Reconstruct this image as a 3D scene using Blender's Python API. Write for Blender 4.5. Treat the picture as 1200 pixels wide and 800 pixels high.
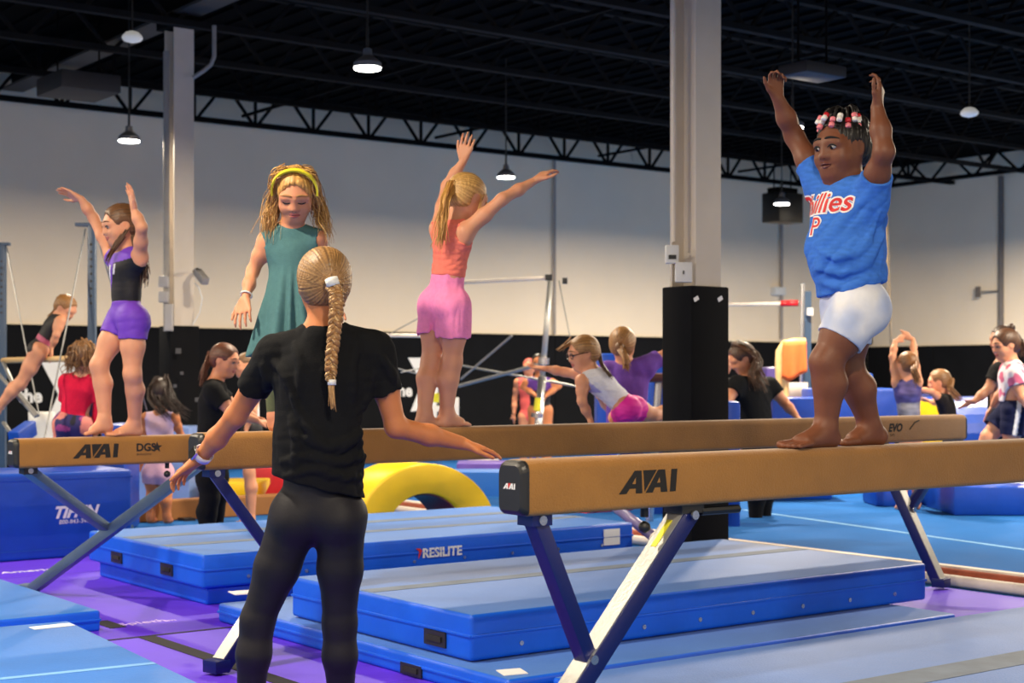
import bpy, bmesh, math, random
import numpy as np
from mathutils import Vector, Matrix

for _o in list(bpy.data.objects):
    bpy.data.objects.remove(_o)
SC = bpy.context.scene
COL = SC.collection

# ------------------------------------------------------------------ camera
CAMZ, FPX, HZ = 1.2, 1800.0, 440.0
cam_d = bpy.data.cameras.new('camera')
cam = bpy.data.objects.new('camera', cam_d)
COL.objects.link(cam)
cam.location = (0, 0, CAMZ)
cam.rotation_euler = (math.radians(90), 0, 0)
cam_d.sensor_width = 36.0
cam_d.lens = 36.0 * FPX / 1200.0
cam_d.shift_y = 40.0 / 1200.0
cam_d.clip_end = 200
cam_d.dof.use_dof = True
cam_d.dof.focus_distance = 5.4
cam_d.dof.aperture_fstop = 4.5
SC.camera = cam

# ------------------------------------------------------------------ world, exposure
W = bpy.data.worlds.new('world')
SC.world = W
W.use_nodes = True
W.node_tree.nodes['Background'].inputs[0].default_value = (0.9, 0.92, 1.0, 1)
W.node_tree.nodes['Background'].inputs[1].default_value = 0.05
SC.view_settings.view_transform = 'Standard'
SC.view_settings.look = 'None'
SC.view_settings.gamma = 1.0
SC.view_settings.use_curve_mapping = False
SC.view_settings.exposure = 0.0
LAMP_W = 158.0           # watts of each high bay lamp
LAMP_COL = (1.0, 0.85, 0.64)

# ------------------------------------------------------------------ frames of reference
# the hall's axes: U along the back wall, N away from the camera towards it
U = np.array([0.8, 0.6, 0.0]); N = np.array([-0.6, 0.8, 0.0]); ZV = np.array([0, 0, 1.0])
W0 = np.array([-1.8, 21.6, 0.0])
ANG = math.atan2(0.6, 0.8)
def UN(u, n, z): return W0 + u * U + n * N + z * ZV
def pt(px, py, Y): return np.array([(px - 600.0) * Y / FPX, Y, CAMZ + (HZ - py) * Y / FPX])
def gp(px, py, z):
    Y = FPX * (CAMZ - z) / (py - HZ)
    return pt(px, py, Y)
def nrm(v):
    v = np.asarray(v, float); return v / (np.linalg.norm(v) + 1e-12)

# ------------------------------------------------------------------ object helpers
ORG = {}
def new_obj(name, me, mat=None, parent=None):
    o = bpy.data.objects.new(name, me)
    COL.objects.link(o)
    if mat is not None and me is not None and len(me.materials) == 0:
        me.materials.append(mat)
    if parent is not None:
        o.parent = parent
    return o
def thing(name, loc, label, cat, group=None):
    o = bpy.data.objects.new(name, None)
    COL.objects.link(o)
    o.location = tuple(loc)
    o.empty_display_size = 0.1
    ORG[o] = np.array(loc, float)
    tag(o, label, cat, group)
    return o
def tag(o, label=None, cat=None, group=None, kind=None):
    if label: o['label'] = label
    if cat: o['category'] = cat
    if group: o['group'] = group
    if kind: o['kind'] = kind
    return o
def mk(name, verts, faces, mat, parent=None, smooth=False, loc=None):
    """one mesh object from world-space vertices; origin at parent's origin or loc"""
    verts = np.asarray(verts, float).reshape(-1, 3)
    org = ORG[parent] if parent is not None else (np.array(loc, float) if loc is not None else np.array([*verts.mean(0)[:2], verts[:, 2].min()]))
    me = bpy.data.meshes.new(name)
    me.from_pydata((verts - org).tolist(), [], [list(map(int, f)) for f in faces])
    me.update()
    if smooth:
        me.polygons.foreach_set('use_smooth', [True] * len(me.polygons))
    o = new_obj(name, me, mat, parent)
    if parent is None:
        o.location = tuple(org)
    ORG[o] = org
    return o
class MB:
    """collects primitive shapes (world coordinates) into one mesh"""
    def __init__(s): s.v = []; s.f = []
    def add(s, v, f):
        b = len(s.v); s.v += [tuple(map(float, p)) for p in v]; s.f += [tuple(b + i for i in q) for q in f]; return s
    def box(s, c, ax, ay, az):
        """centre and three half-axis vectors"""
        c, ax, ay, az = map(lambda q: np.asarray(q, float), (c, ax, ay, az))
        v = [c + i * ax + j * ay + k * az for i in (-1, 1) for j in (-1, 1) for k in (-1, 1)]
        return s.add(v, [(0, 1, 3, 2), (4, 6, 7, 5), (0, 4, 5, 1), (2, 3, 7, 6), (0, 2, 6, 4), (1, 5, 7, 3)])
    def bar(s, a, b, w, h, up=None):
        a, b = np.asarray(a, float), np.asarray(b, float)
        d = nrm(b - a)
        if up is None: up = ZV if abs(d[2]) < 0.95 else U
        r = nrm(np.cross(d, up)); q = np.cross(r, d)
        return s.box((a + b) / 2, (b - a) / 2, r * w / 2, q * h / 2)
    def tube(s, pts, r, n=8, cap=True):
        pts = [np.asarray(p, float) for p in pts]
        rs = r if hasattr(r, '__len__') else [r] * len(pts)
        b0 = len(s.v); ref = None
        for i, p in enumerate(pts):
            d = nrm(pts[min(i + 1, len(pts) - 1)] - pts[max(i - 1, 0)])
            if ref is None:
                ref = np.cross(d, ZV if abs(d[2]) < 0.9 else U)
            ref = nrm(ref - d * np.dot(ref, d)); q = np.cross(d, ref)
            for k in range(n):
                t = 2 * math.pi * k / n
                s.v.append(tuple(p + rs[i] * (math.cos(t) * ref + math.sin(t) * q)))
        for i in range(len(pts) - 1):
            for k in range(n):
                a = b0 + i * n + k; b = b0 + i * n + (k + 1) % n
                s.f.append((a, b, b + n, a + n))
        if cap:
            s.f.append(tuple(b0 + k for k in range(n))[::-1])
            s.f.append(tuple(b0 + (len(pts) - 1) * n + k for k in range(n)))
        return s
    def lathe(s, c, prof, n=20):
        """profile of (radius, z) turned about the vertical through c"""
        return s.tube_profile(c, prof, n)
    def tube_profile(s, c, prof, n):
        b0 = len(s.v)
        for r, z in prof:
            for k in range(n):
                t = 2 * math.pi * k / n
                s.v.append((c[0] + r * math.cos(t), c[1] + r * math.sin(t), c[2] + z))
        for i in range(len(prof) - 1):
            for k in range(n):
                a = b0 + i * n + k; b = b0 + i * n + (k + 1) % n
                s.f.append((a, b, b + n, a + n))
        s.f.append(tuple(b0 + k for k in range(n))[::-1])
        s.f.append(tuple(b0 + (len(prof) - 1) * n + k for k in range(n)))
        return s
    def prism(s, poly, ax, ay, az, o, t):
        """2-D polygon in plane (ax, ay) at o, thickness t along az"""
        o = np.asarray(o, float); n = len(poly); b0 = len(s.v)
        for zz in (0, t):
            for x, y in poly: s.v.append(tuple(o + x * ax + y * ay + zz * az))
        s.f.append(tuple(b0 + i for i in range(n))[::-1]); s.f.append(tuple(b0 + n + i for i in range(n)))
        for i in range(n):
            j = (i + 1) % n
            s.f.append((b0 + i, b0 + j, b0 + n + j, b0 + n + i))
        return s
    def build(s, name, mat, parent=None, smooth=False, loc=None, bevel=0, seg=2, auto=False):
        o = mk(name, s.v, s.f, mat, parent, smooth, loc)
        if bevel > 0:
            bm = bmesh.new(); bm.from_mesh(o.data)
            bmesh.ops.remove_doubles(bm, verts=bm.verts, dist=1e-5)
            es = [e for e in bm.edges if len(e.link_faces) == 2 and e.calc_face_angle(0) > 0.5]
            bmesh.ops.bevel(bm, geom=es, offset=bevel, segments=seg, affect='EDGES', profile=0.6, clamp_overlap=True)
            for f in bm.faces: f.smooth = True
            bmesh.ops.recalc_face_normals(bm, faces=bm.faces)
            bm.to_mesh(o.data); bm.free()
            try: o.data.set_sharp_from_angle(angle=0.9)
            except Exception: pass
        else:
            bm = bmesh.new(); bm.from_mesh(o.data)
            bmesh.ops.recalc_face_normals(bm, faces=bm.faces)
            bm.to_mesh(o.data); bm.free()
        return o
def copy_tree(o, parent=None):
    c = o.copy(); COL.objects.link(c)
    if parent is not None: c.parent = parent
    for ch in list(o.children): copy_tree(ch, c)
    return c

# ------------------------------------------------------------------ materials
def srgb(r, g, b):
    f = lambda c: (c / 255 / 12.92) if c / 255 <= 0.04045 else ((c / 255 + 0.055) / 1.055) ** 2.4
    return (f(r), f(g), f(b), 1.0)
MATS = {}
def mat(name, col, rough=0.6, metal=0.0, var=0.12, vscale=6.0, bump=0.0, bscale=40.0, spec=0.5, coat=0.0,
        sheen=0.0, emit=None, estr=0.0, attr=None, stretch=None, sss=0.0, detail=4.0):
    if name in MATS: return MATS[name]
    m = bpy.data.materials.new(name); m.use_nodes = True
    nt = m.node_tree; L = nt.links; P = nt.nodes['Principled BSDF']
    if len(col) == 3: col = srgb(*col)
    P.inputs['Roughness'].default_value = rough
    P.inputs['Metallic'].default_value = metal
    P.inputs['Specular IOR Level'].default_value = spec
    P.inputs['Coat Weight'].default_value = coat
    P.inputs['Sheen Weight'].default_value = sheen
    if sss > 0:
        P.inputs['Subsurface Weight'].default_value = sss
        P.inputs['Subsurface Radius'].default_value = (1.0, 0.35, 0.2)
        P.inputs['Subsurface Scale'].default_value = 0.012
    tc = nt.nodes.new('ShaderNodeTexCoord'); co = tc.outputs['Object']
    if stretch:
        mp = nt.nodes.new('ShaderNodeMapping'); mp.inputs['Scale'].default_value = stretch
        L.new(co, mp.inputs['Vector']); co = mp.outputs['Vector']
    src = None
    if attr:
        at = nt.nodes.new('ShaderNodeAttribute'); at.attribute_name = attr; src = at.outputs['Color']
    if var > 0:
        no = nt.nodes.new('ShaderNodeTexNoise'); no.inputs['Scale'].default_value = vscale; no.inputs['Detail'].default_value = detail
        L.new(co, no.inputs['Vector'])
        mr = nt.nodes.new('ShaderNodeMapRange'); mr.inputs['From Min'].default_value = 0.25; mr.inputs['From Max'].default_value = 0.75
        mr.inputs['To Min'].default_value = 1 - var; mr.inputs['To Max'].default_value = 1 + var
        L.new(no.outputs['Fac'], mr.inputs['Value'])
        mx = nt.nodes.new('ShaderNodeVectorMath'); mx.operation = 'SCALE'
        if src is not None: L.new(src, mx.inputs[0])
        else: mx.inputs[0].default_value = col[:3]
        L.new(mr.outputs['Result'], mx.inputs['Scale'])
        L.new(mx.outputs['Vector'], P.inputs['Base Color'])
    elif src is not None: L.new(src, P.inputs['Base Color'])
    else: P.inputs['Base Color'].default_value = col
    if bump > 0:
        nb = nt.nodes.new('ShaderNodeTexNoise'); nb.inputs['Scale'].default_value = bscale; nb.inputs['Detail'].default_value = 3
        L.new(co, nb.inputs['Vector'])
        bp = nt.nodes.new('ShaderNodeBump'); bp.inputs['Strength'].default_value = bump; bp.inputs['Distance'].default_value = 0.01
        L.new(nb.outputs['Fac'], bp.inputs['Height']); L.new(bp.outputs['Normal'], P.inputs['Normal'])
    if emit:
        P.inputs['Emission Color'].default_value = (*emit, 1); P.inputs['Emission Strength'].default_value = estr
    MATS[name] = m
    return m
M_wall = mat('painted block wall', (240, 224, 200), 0.85, var=0.03, vscale=1.5, bump=0.15, bscale=25)
M_black_pad = mat('black wall pad', (20, 21, 24), 0.9, var=0.15, vscale=3, spec=0.1)
M_ceil = mat('black painted deck', (8, 8, 9), 0.95, var=0.25, vscale=2, spec=0.05)
M_steel_black = mat('black painted steel', (11, 11, 13), 0.9, var=0.2, spec=0.1)
M_joist = mat('dark grey painted steel', (26, 25, 25), 0.9, var=0.2, spec=0.15)
M_col = mat('cream painted steel', (216, 205, 190), 0.55, var=0.05, vscale=4)
M_white_plastic = mat('white plastic', (225, 225, 222), 0.45, var=0.03)
M_floor = mat('blue carpet', (26, 94, 166), 0.95, var=0.14, vscale=1.2, bump=0.35, bscale=220, spec=0.2)
M_purple = mat('purple vinyl', (84, 38, 210), 0.6, var=0.16, vscale=1.7, bump=0.25, bscale=5)
M_blue_side = mat('blue vinyl', (0, 90, 220), 0.45, var=0.10, vscale=4, bump=0.35, bscale=9)
M_blue_top = mat('blue suede lit pale', (56, 112, 196), 0.62, var=0.10, vscale=2.5, bump=0.2, bscale=90, sheen=0.1)  # light reflected off the mat tops is put into this paler colour
M_blue_mid = mat('mid blue suede', (24, 106, 196), 0.6, var=0.10, vscale=2.5, bump=0.2, bscale=90, sheen=0.05)
M_royal = mat('royal blue vinyl', (12, 70, 176), 0.38, var=0.12, vscale=5, bump=0.3, bscale=8)
M_tan = mat('tan beam suede', (150, 102, 40), 0.85, var=0.10, vscale=10, bump=0.25, bscale=160, sheen=0.3)
M_tan_dark = mat('brown beam suede', (150, 100, 52), 0.85, var=0.10, vscale=8, bump=0.2, bscale=120)
M_cap = mat('black rubber', (30, 30, 31), 0.45, var=0.1)
M_navy = mat('navy powder coat', (14, 26, 92), 0.35, var=0.06)
M_post_blue = mat('slate blue steel', (52, 76, 104), 0.4, var=0.08)
M_alu = mat('brushed aluminium', (172, 172, 170), 0.38, metal=0.55, var=0.08, vscale=40, bump=0.1, bscale=90)
M_galv = mat('grey blue steel', (104, 126, 142), 0.4, metal=0.3, var=0.1, vscale=12)
M_chrome = mat('chrome', (200, 200, 205), 0.22, metal=0.9, var=0.03)
M_print = mat('black print', (28, 25, 22), 0.8, var=0.05)
M_white_print = mat('white print', (235, 235, 235), 0.6, var=0.02)
M_red_print = mat('red print', (214, 40, 40), 0.6, var=0.02)
M_yellow_print = mat('yellow label', (222, 214, 40), 0.5, var=0.03)
M_yellow = mat('yellow vinyl', (244, 200, 14), 0.4, var=0.06, bump=0.2, bscale=9)
M_red = mat('red vinyl', (206, 30, 38), 0.4, var=0.08, bump=0.2, bscale=9)
M_maroon = mat('maroon vinyl', (96, 22, 44), 0.45, var=0.08)
M_orange = mat('orange cloth', (224, 104, 44), 0.8, var=0.1)
M_wood = mat('pale wood', (214, 176, 120), 0.5, var=0.12, vscale=14)
M_foam = mat('white foam', (226, 216, 206), 0.8, var=0.08)
M_redbrown = mat('red brown carpet edge', (150, 72, 48), 0.85, var=0.15, vscale=20)
M_velcro = mat('black velcro', (30, 28, 33), 0.95, var=0.1)
M_scuff = mat('grey scuffed vinyl', (96, 112, 136), 0.7, var=0.2, vscale=8)
M_lens = mat('lamp lens', (250, 250, 245), 0.4, var=0, emit=(1.0, 0.97, 0.9), estr=22.0)
M_dome_glow = mat('lamp dome', (200, 200, 200), 0.4, var=0, emit=(1.0, 0.97, 0.9), estr=0.25)  # faint emission given to the unlit dome so it reads pale
M_cable = mat('steel cable', (150, 150, 150), 0.4, metal=0.5, var=0.05)

# ------------------------------------------------------------------ the hall
DECK, CHORD = 4.9, 4.5
UL, UR, NF = -24.0, 10.26, -26.0           # left wall, right wall, wall behind the camera
MB().box(UN((UL + UR) / 2, NF / 2, -0.05), U * (UR - UL) / 2, N * (-NF / 2), ZV * 0.05).build('floor', M_floor, loc=UN(0, -10, -0.1))['kind'] = 'structure'
MB().box(UN((UL + UR) / 2, NF / 2, DECK + 0.05), U * (UR - UL) / 2, N * (-NF / 2), ZV * 0.05).build('ceiling', M_ceil, loc=UN(0, -10, DECK))['kind'] = 'structure'
WB = MB().box(UN((UL + UR) / 2, 0.1, DECK / 2), U * (UR - UL) / 2 , N * 0.1, ZV * DECK / 2).build('wall_back', M_wall, loc=UN(0, 0.1, 0)); WB['kind'] = 'structure'
WR = MB().box(UN(UR + 0.1, NF / 2, DECK / 2), U * 0.1, N * (-NF / 2), ZV * DECK / 2).build('wall_right', M_wall, loc=UN(UR + 0.1, -10, 0)); WR['kind'] = 'structure'
MB().box(UN(UL - 0.1, NF / 2, DECK / 2), U * 0.1, N * (-NF / 2), ZV * DECK / 2).build('wall_left', M_wall, loc=UN(UL - .1, -10, 0))['kind'] = 'structure'
MB().box(UN((UL + UR) / 2, NF - 0.1, DECK / 2), U * (UR - UL) / 2, N * 0.1, ZV * DECK / 2).build('wall_front', M_wall, loc=UN(0, NF - .1, 0))['kind'] = 'structure'
# padded black dado: separate wall panels, each its own piece
PADH = 1.776
k = 0; u0 = UL + 0.2
while u0 < UR - 0.05:
    w = min(2.44, UR - u0 - 0.03)
    MB().box(UN(u0 + w / 2, -0.02, PADH / 2), U * (w / 2 - 0.004), N * 0.02, ZV * PADH / 2).build('wall_pad', M_black_pad, WB)
    u0 += 2.44
n0 = NF + 0.1
while n0 < -0.1:
    w = min(2.44, -0.05 - n0)
    MB().box(UN(UR - 0.02, n0 + w / 2, (PADH - .06) / 2), N * (w / 2 - 0.004), U * 0.02, ZV * (PADH - .06) / 2).build('wall_pad', M_black_pad, WR)
    n0 += 2.44
MB().box(UN(-9.0, -0.025, PADH + 0.02), U * 14.9, N * 0.025, ZV * 0.02).build('trim_1', M_black_pad)['kind'] = 'structure'

# letters and the big Y emblem painted on the dado
def text_obj(name, txt, size, o, ax, ay, m, parent=None, depth=0.002, shear=0.0, align='LEFT', bold=0.0):
    cu = bpy.data.curves.new('tmp_text', 'FONT'); cu.body = txt; cu.size = size; cu.extrude = depth; cu.shear = shear
    cu.align_x = align; cu.offset = bold
    cu.resolution_u = 3
    ob = bpy.data.objects.new('tmp_text', cu); COL.objects.link(ob)
    bpy.context.view_layer.update()
    dg = bpy.context.evaluated_depsgraph_get()
    me = bpy.data.meshes.new_from_object(ob.evaluated_get(dg))
    bpy.data.objects.remove(ob)
    ax, ay = nrm(ax), nrm(ay); az = np.cross(ax, ay)
    v = np.empty(len(me.vertices) * 3); me.vertices.foreach_get('co', v); v = v.reshape(-1, 3)
    w = np.asarray(o) + v[:, :1] * ax + v[:, 1:2] * ay + v[:, 2:3] * az
    f = [tuple(p.vertices) for p in me.polygons]
    bpy.data.meshes.remove(me)
    return mk(name, w, f, m, parent)
def y_emblem2(px_the, y_text, pts, size):
    def on_wall(px, py):
        a = (px - 600.0) / FPX; b = W0 - 0.046 * N
        t = (a * b[1] - b[0]) / (U[0] - a * U[1]); P = b + t * U
        return np.array([P[0], P[1], CAMZ + (HZ - py) * P[1] / FPX])
    for poly in pts:
        c = on_wall(*poly[0]); pp = []
        for q in poly:
            d = on_wall(*q) - c; pp.append((float(np.dot(d, U)), float(d[2])))
        MB().prism(pp, U, ZV, -N, c, 0.004).build('emblem', M_white_print, WB)
    text_obj('lettering', 'the', size, on_wall(px_the, y_text), U, ZV, M_white_print, WB, bold=0.008)
y_emblem2(21, 471, [[(48, 424), (84, 424), (104, 468), (104, 512), (62, 512), (52, 500), (68, 462)]], 0.225)
y_emblem2(461, 464, [[(478, 419), (497, 419), (509, 446), (523, 446), (529, 470), (504, 480), (481, 482), (494, 449)]], 0.24)

# steel columns with padded bases
def column(px, Y, ptop, px_off=0):
    c = pt(px, HZ, Y); c[2] = 0
    t = thing('steel_column', c, 'x', 'column')
    w = 0.2; mb = MB()
    for s in (-1, 1):
        mb.box(c + s * w / 2 * N + ZV * CHORD / 2, U * w / 2, N * 0.008, ZV * CHORD / 2)
    mb.box(c + ZV * CHORD / 2, U * 0.006, N * w / 2, ZV * CHORD / 2)
    mb.build('shaft', M_col, t)
    MB().box(c + ZV * (CHORD + 0.04), U * 0.16, N * 0.16, ZV * 0.06).build('cap_plate', M_steel_black, t)
    p = MB().box(c + ZV * ptop / 2, U * 0.15, N * 0.125, ZV * ptop / 2).build('column_pad', M_black_pad, t, bevel=0.012)
    return t, c, p
colR, cR, padR = column(815, 8.95, 1.715)
tag(colR, 'cream steel column in black floor pad with two white control boxes')
colL, cL, padL = column(210, 14.6, 1.67)
tag(colL, 'cream steel column with grey conduit boxes and security camera')
# fittings on the columns
def face_box(name, px, py, w, h, d, Y, m, parent, dirn=None):
    c = pt(px, py, Y)
    return MB().box(c, np.array([w / 2, 0, 0]), np.array([0, d / 2, 0]), ZV * h / 2).build(name, m, parent, bevel=0.006)
b1 = face_box('control_box', 787.5, 298, 0.075, 0.105, 0.06, 8.83, M_white_plastic, colR)
MB().box(pt(788, 301, 8.797), np.array([0.022, 0, 0]), np.array([0, 0.003, 0]), ZV * 0.012).build('display', M_cap, b1)
b2 = face_box('control_box', 801, 319, 0.095, 0.115, 0.05, 8.80, M_white_plastic, colR)
MB().box(pt(801, 319, 8.773), np.array([0.004, 0, 0]), np.array([0, 0.003, 0]), ZV * 0.01).build('switch', M_cap, b2)
MB().tube([pt(790, 283, 8.86), pt(790, -40, 8.86)], 0.012).build('conduit', M_col, colR)
for px in (816, 844):
    MB().box(pt(px, 350, 8.70), np.array([0.012, 0, 0.008]), np.array([0, 0.004, 0]), np.array([-0.004, 0, 0.011])).build('tear_patch', M_white_print, colR)
MB().tube([pt(195, 388, 14.45), pt(195, 60, 14.45)], 0.03).build('conduit', mat('grey conduit', (150, 146, 142), 0.5), colL)
for py in (330, 348):
    face_box('junction_box', 192, py, 0.085, 0.1, 0.08, 14.36, mat('grey box', (170, 168, 170), 0.5), colL)
face_box('tall_box', 198, 372, 0.07, 0.25, 0.07, 14.36, mat('grey box', (170, 168, 170), 0.5), colL)
MB().tube([pt(228, 318, 14.5), pt(231, 316, 14.3), pt(233, 317, 14.25)], 0.02).build('camera_bracket', M_cap, colL)
MB().bar(pt(231, 318, 14.3), pt(241, 330, 14.15), 0.07, 0.07).build('camera_body', mat('camera grey', (140, 138, 140), 0.5), colL, bevel=0.01)
MB().tube([pt(228, 332, 14.4), pt(233, 336, 14.4), pt(237, 350, 14.4), pt(234, 366, 14.4), pt(226, 380, 14.4)], 0.006).build('cable', M_white_plastic, colL)
MB().tube([pt(226, 91, 14.4), pt(237, 84, 14.4), pt(247, 76, 14.4), pt(251, 66, 14.4), pt(251, 42, 14.4), pt(251, 30, 14.4)], 0.02).build('vent_pipe', mat('grey conduit', (150, 146, 142), 0.5), colL)
for (x, y, w) in ((209, 411, .05), (205, 452, .03), (231, 468, .04), (213, 437, .03)):
    MB().box(pt(x, y, 14.36), np.array([w / 2, 0.0, 0]), np.array([0, 0.004, 0]), ZV * w / 2).build('tear_patch', mat('grey wear', (84, 84, 88), 0.9), colL)

# pipes and fittings on the walls
def wall_pt(px, py, off=0.05):
    a = (px - 600.0) / FPX; b = W0 - off * N
    t = (a * b[1] - b[0]) / (U[0] - a * U[1]); P = b + t * U
    return np.array([P[0], P[1], CAMZ + (HZ - py) * P[1] / FPX])
def rwall_pt(px, py, off=0.05):
    a = (px - 600.0) / FPX; b = UN(UR - off, 0, 0)
    t = (a * b[1] - b[0]) / (N[0] - a * N[1]); P = b + t * N
    return np.array([P[0], P[1], CAMZ + (HZ - py) * P[1] / FPX])
a = wall_pt(650, 200); 
o = MB().tube([[*a[:2], PADH + .05], [*a[:2], CHORD]], 0.02).build('wall_conduit', mat('wall conduit grey', (160, 152, 148), 0.6))
tag(o, 'thin grey conduit running up the back wall above the bars', 'conduit')
a = wall_pt(916, 200)
o = MB().tube([[*a[:2], PADH + .05], [*a[:2], CHORD]], 0.025).build('wall_conduit', mat('wall conduit grey', (160, 152, 148), 0.6))
tag(o, 'pale conduit running up the back wall near the hanging black heater', 'conduit')
a = rwall_pt(1173, 300)
pp = thing('downpipe', [*a[:2], PADH], 'grey downpipe on the right wall with a small side arm', 'pipe')
MB().tube([[*a[:2], PADH], [*a[:2], CHORD]], 0.045).build('pipe', mat('downpipe grey', (104, 98, 96), 0.6), pp)
b = rwall_pt(1146, 342, 0.1)
MB().tube([b, [*a[:2], b[2]]], 0.012).build('side_arm', mat('downpipe grey', (104, 98, 96), 0.6), pp)
MB().box(b, U * 0.03, N * 0.03, ZV * 0.09).build('valve', mat('downpipe grey', (104, 98, 96), 0.6), pp)
a = wall_pt(912, 341, 0.06)
tag(MB().box(a, U * 0.13, N * 0.06, ZV * 0.07).build('wall_box', M_white_plastic, bevel=0.01), 'small white box fixed to the back wall above the orange towel', 'wall box')
a = wall_pt(1013, 390, 0.08)
tag(MB().box([*a[:2], 2.0], U * 0.25, N * 0.06, ZV * 0.24).build('wall_screen', M_cap, bevel=0.01), 'dark square panel on the back wall above the black padding', 'panel')

# ------------------------------------------------------------------ roof steel
def truss(n, u0, u1, depth, label, split, panel=0.86, mchord=M_steel_black):
    top, bot = DECK - 0.03, DECK - depth
    c = UN((u0 + u1) / 2, n, bot)
    t = thing('roof_truss', c, label, 'truss', 'roof trusses')
    for s in (-1, 1):
        pass
    MB().bar(UN(u0, n, top), UN(u1, n, top), 0.09, 0.05).build('top_chord', mchord, t)
    MB().bar(UN(u0, n, bot), UN(u1, n, bot), 0.09, 0.06).build('bottom_chord', mchord, t)
    k = int((u1 - u0) / panel); mb = MB()
    for i in range(k):
        b = u0 + (i + 0.5) * panel
        segs = [((b - panel / 2 + .07, top), (b - 0.03, bot)), ((b + panel / 2 - .07, top), (b + 0.03, bot))]
        if split: segs.append(((b, top), (b, bot)))
        for (p, q) in segs:
            m = MB() if split else mb
            m.bar(UN(p[0], n, p[1]), UN(q[0], n, q[1]), 0.035, 0.035)
            if split: m.build('web_member', mchord, t)
    if not split: o = mb.build('web', mchord, t); 
    return t
truss(-0.35, -9.5, UR - .1, 0.44, 'black open web roof truss running close along the back wall', True)
truss(-1.95, -9.5, UR - .1, 0.42, 'black open web roof truss one bay in from the back wall', True)
for i, n in enumerate((-3.5, -5.0, -6.5, -8.0, -9.5, -11.0, -12.5, -14.0)):
    truss(n, -14, UR - .1, 0.40, 'dark bar joist under the black roof deck, %s row from the back wall' % ('third', 'fourth', 'fifth', 'sixth', 'seventh', 'eighth', 'ninth', 'tenth')[i], False, 0.9, M_joist)
# truss along the right wall
t = thing('roof_truss', UN(UR - 0.5, -6, CHORD), 'black open web truss running along the right wall', 'truss', 'roof trusses')
MB().bar(UN(UR - .5, -0.4, DECK - .06), UN(UR - .5, -14, DECK - .06), 0.09, 0.05).build('top_chord', M_steel_black, t)
MB().bar(UN(UR - .5, -0.4, CHORD), UN(UR - .5, -14, CHORD), 0.09, 0.06).build('bottom_chord', M_steel_black, t)
for i in range(15):
    b = -0.9 - i * 0.88
    for (p, q) in ((b - 0.4, b - 0.03), (b + 0.4, b + 0.03)):
        MB().bar(UN(UR - .5, p, DECK - .06), UN(UR - .5, q, CHORD), 0.035, 0.035).build('web_member', M_steel_black, t)
# girder over the columns
gu = -5.29
g = thing('roof_girder', UN(gu, -10, CHORD + .1), 'deep black steel girder resting on the columns', 'girder')
MB().box(UN(gu, -12.5, CHORD + 0.11), U * 0.13, N * 12.4, ZV * 0.014).build('lower_flange', mat('grey girder flange', (58, 56, 56), .6), g)
MB().box(UN(gu, -12.5, DECK - 0.02), U * 0.11, N * 12.4, ZV * 0.012).build('upper_flange', M_steel_black, g)
MB().box(UN(gu, -12.5, (CHORD + DECK) / 2 + .05), U * 0.01, N * 12.4, ZV * 0.15).build('web_plate', M_steel_black, g)
# cross bridging
for i, uu in enumerate((-11.5, -8.6, -2.4, 0.6, 3.6, 6.6)):
    tag(MB().bar(UN(uu, -0.4, CHORD + 0.05), UN(uu, -16, CHORD + 0.05), 0.035, 0.035).build('bridging_bar', M_steel_black), 'thin bridging bar across the roof joists', 'bridging', 'bridging bars')
# decking ribs in view
for i in range(70):
    uu = -12 + i * 0.3
    o = MB().bar(UN(uu, -0.1, DECK - 0.015), UN(uu, -17, DECK - 0.015), 0.08, 0.03).build('deck_rib', M_ceil, bpy.data.objects['ceiling'])
# hanging heater, duct and panels
def hang_box(name, px, py, Y, w, h, d, label, cat, m=M_steel_black, rod=True):
    c = pt(px, py, Y); t = thing(name, [c[0], c[1], c[2] - h / 2], label, cat)
    MB().box(c, U * w / 2, N * d / 2, ZV * h / 2).build('casing', m, t, bevel=0.015)
    if rod:
        for s in (-1, 1):
            MB().tube([c + s * U * w * 0.35 + ZV * h / 2, [*(c + s * U * w * 0.35)[:2], DECK]], 0.01).build('hanger_rod', M_steel_black, t)
    return t, c
hb, c = hang_box('unit_heater', 917, 244, 23.0, 0.52, 0.44, 0.35, 'black unit heater hanging below the far truss', 'heater', mat('heater black', (14, 15, 17), 0.35))
MB().box(c + ZV * 0.26, U * 0.2, N * 0.12, ZV * 0.04).build('mount', M_steel_black, hb)
hang_box('air_duct', 92, 101, 15.6, 0.62, 0.18, 0.7, 'dark rectangular duct end under the roof beside the girder', 'duct', mat('duct grey', (38, 38, 42), 0.6))
hang_box('ceiling_panel', 952, 84, 12.0, 0.46, 0.09, 0.3, 'thin dark grey panel hung below the roof joists', 'panel', mat('panel grey', (34, 34, 40), 0.6))

# high bay lamps
def make_lamp(p, lit=True, size=0.105):
    o = thing('high_bay_lamp', p, 'round white high bay lamp hanging on a hook below the roof', 'lamp', 'high bay lamps')
    MB().lathe(p, [(size, 0.0), (size, 0.035), (size * .75, 0.06), (size * .35, 0.09), (size * .3, 0.14), (0.01, 0.15)], 24).build('housing', mat('lamp housing', (120, 120, 124), 0.4, metal=.3), o, smooth=False)
    MB().lathe(p, [(size * .94, -0.012), (size * .96, 0.0), (size * .9, 0.004)], 24).build('lens', M_lens, o)
    MB().tube([p + ZV * 0.14, p + ZV * 0.3], 0.012).build('hook', M_cap, o)
    MB().tube([p + ZV * 0.3, [p[0], p[1], DECK]], 0.008).build('hanger', M_cap, o)
    return o
G0 = np.array([-0.07, 17.8, 0])
LZ = 3.5
first = make_lamp(G0 + ZV * LZ)
ld = bpy.data.lights.new('lamp_light', 'AREA'); ld.shape = 'DISK'; ld.size = 0.2; ld.energy = LAMP_W; ld.color = LAMP_COL; ld.spread = math.radians(180)
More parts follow.
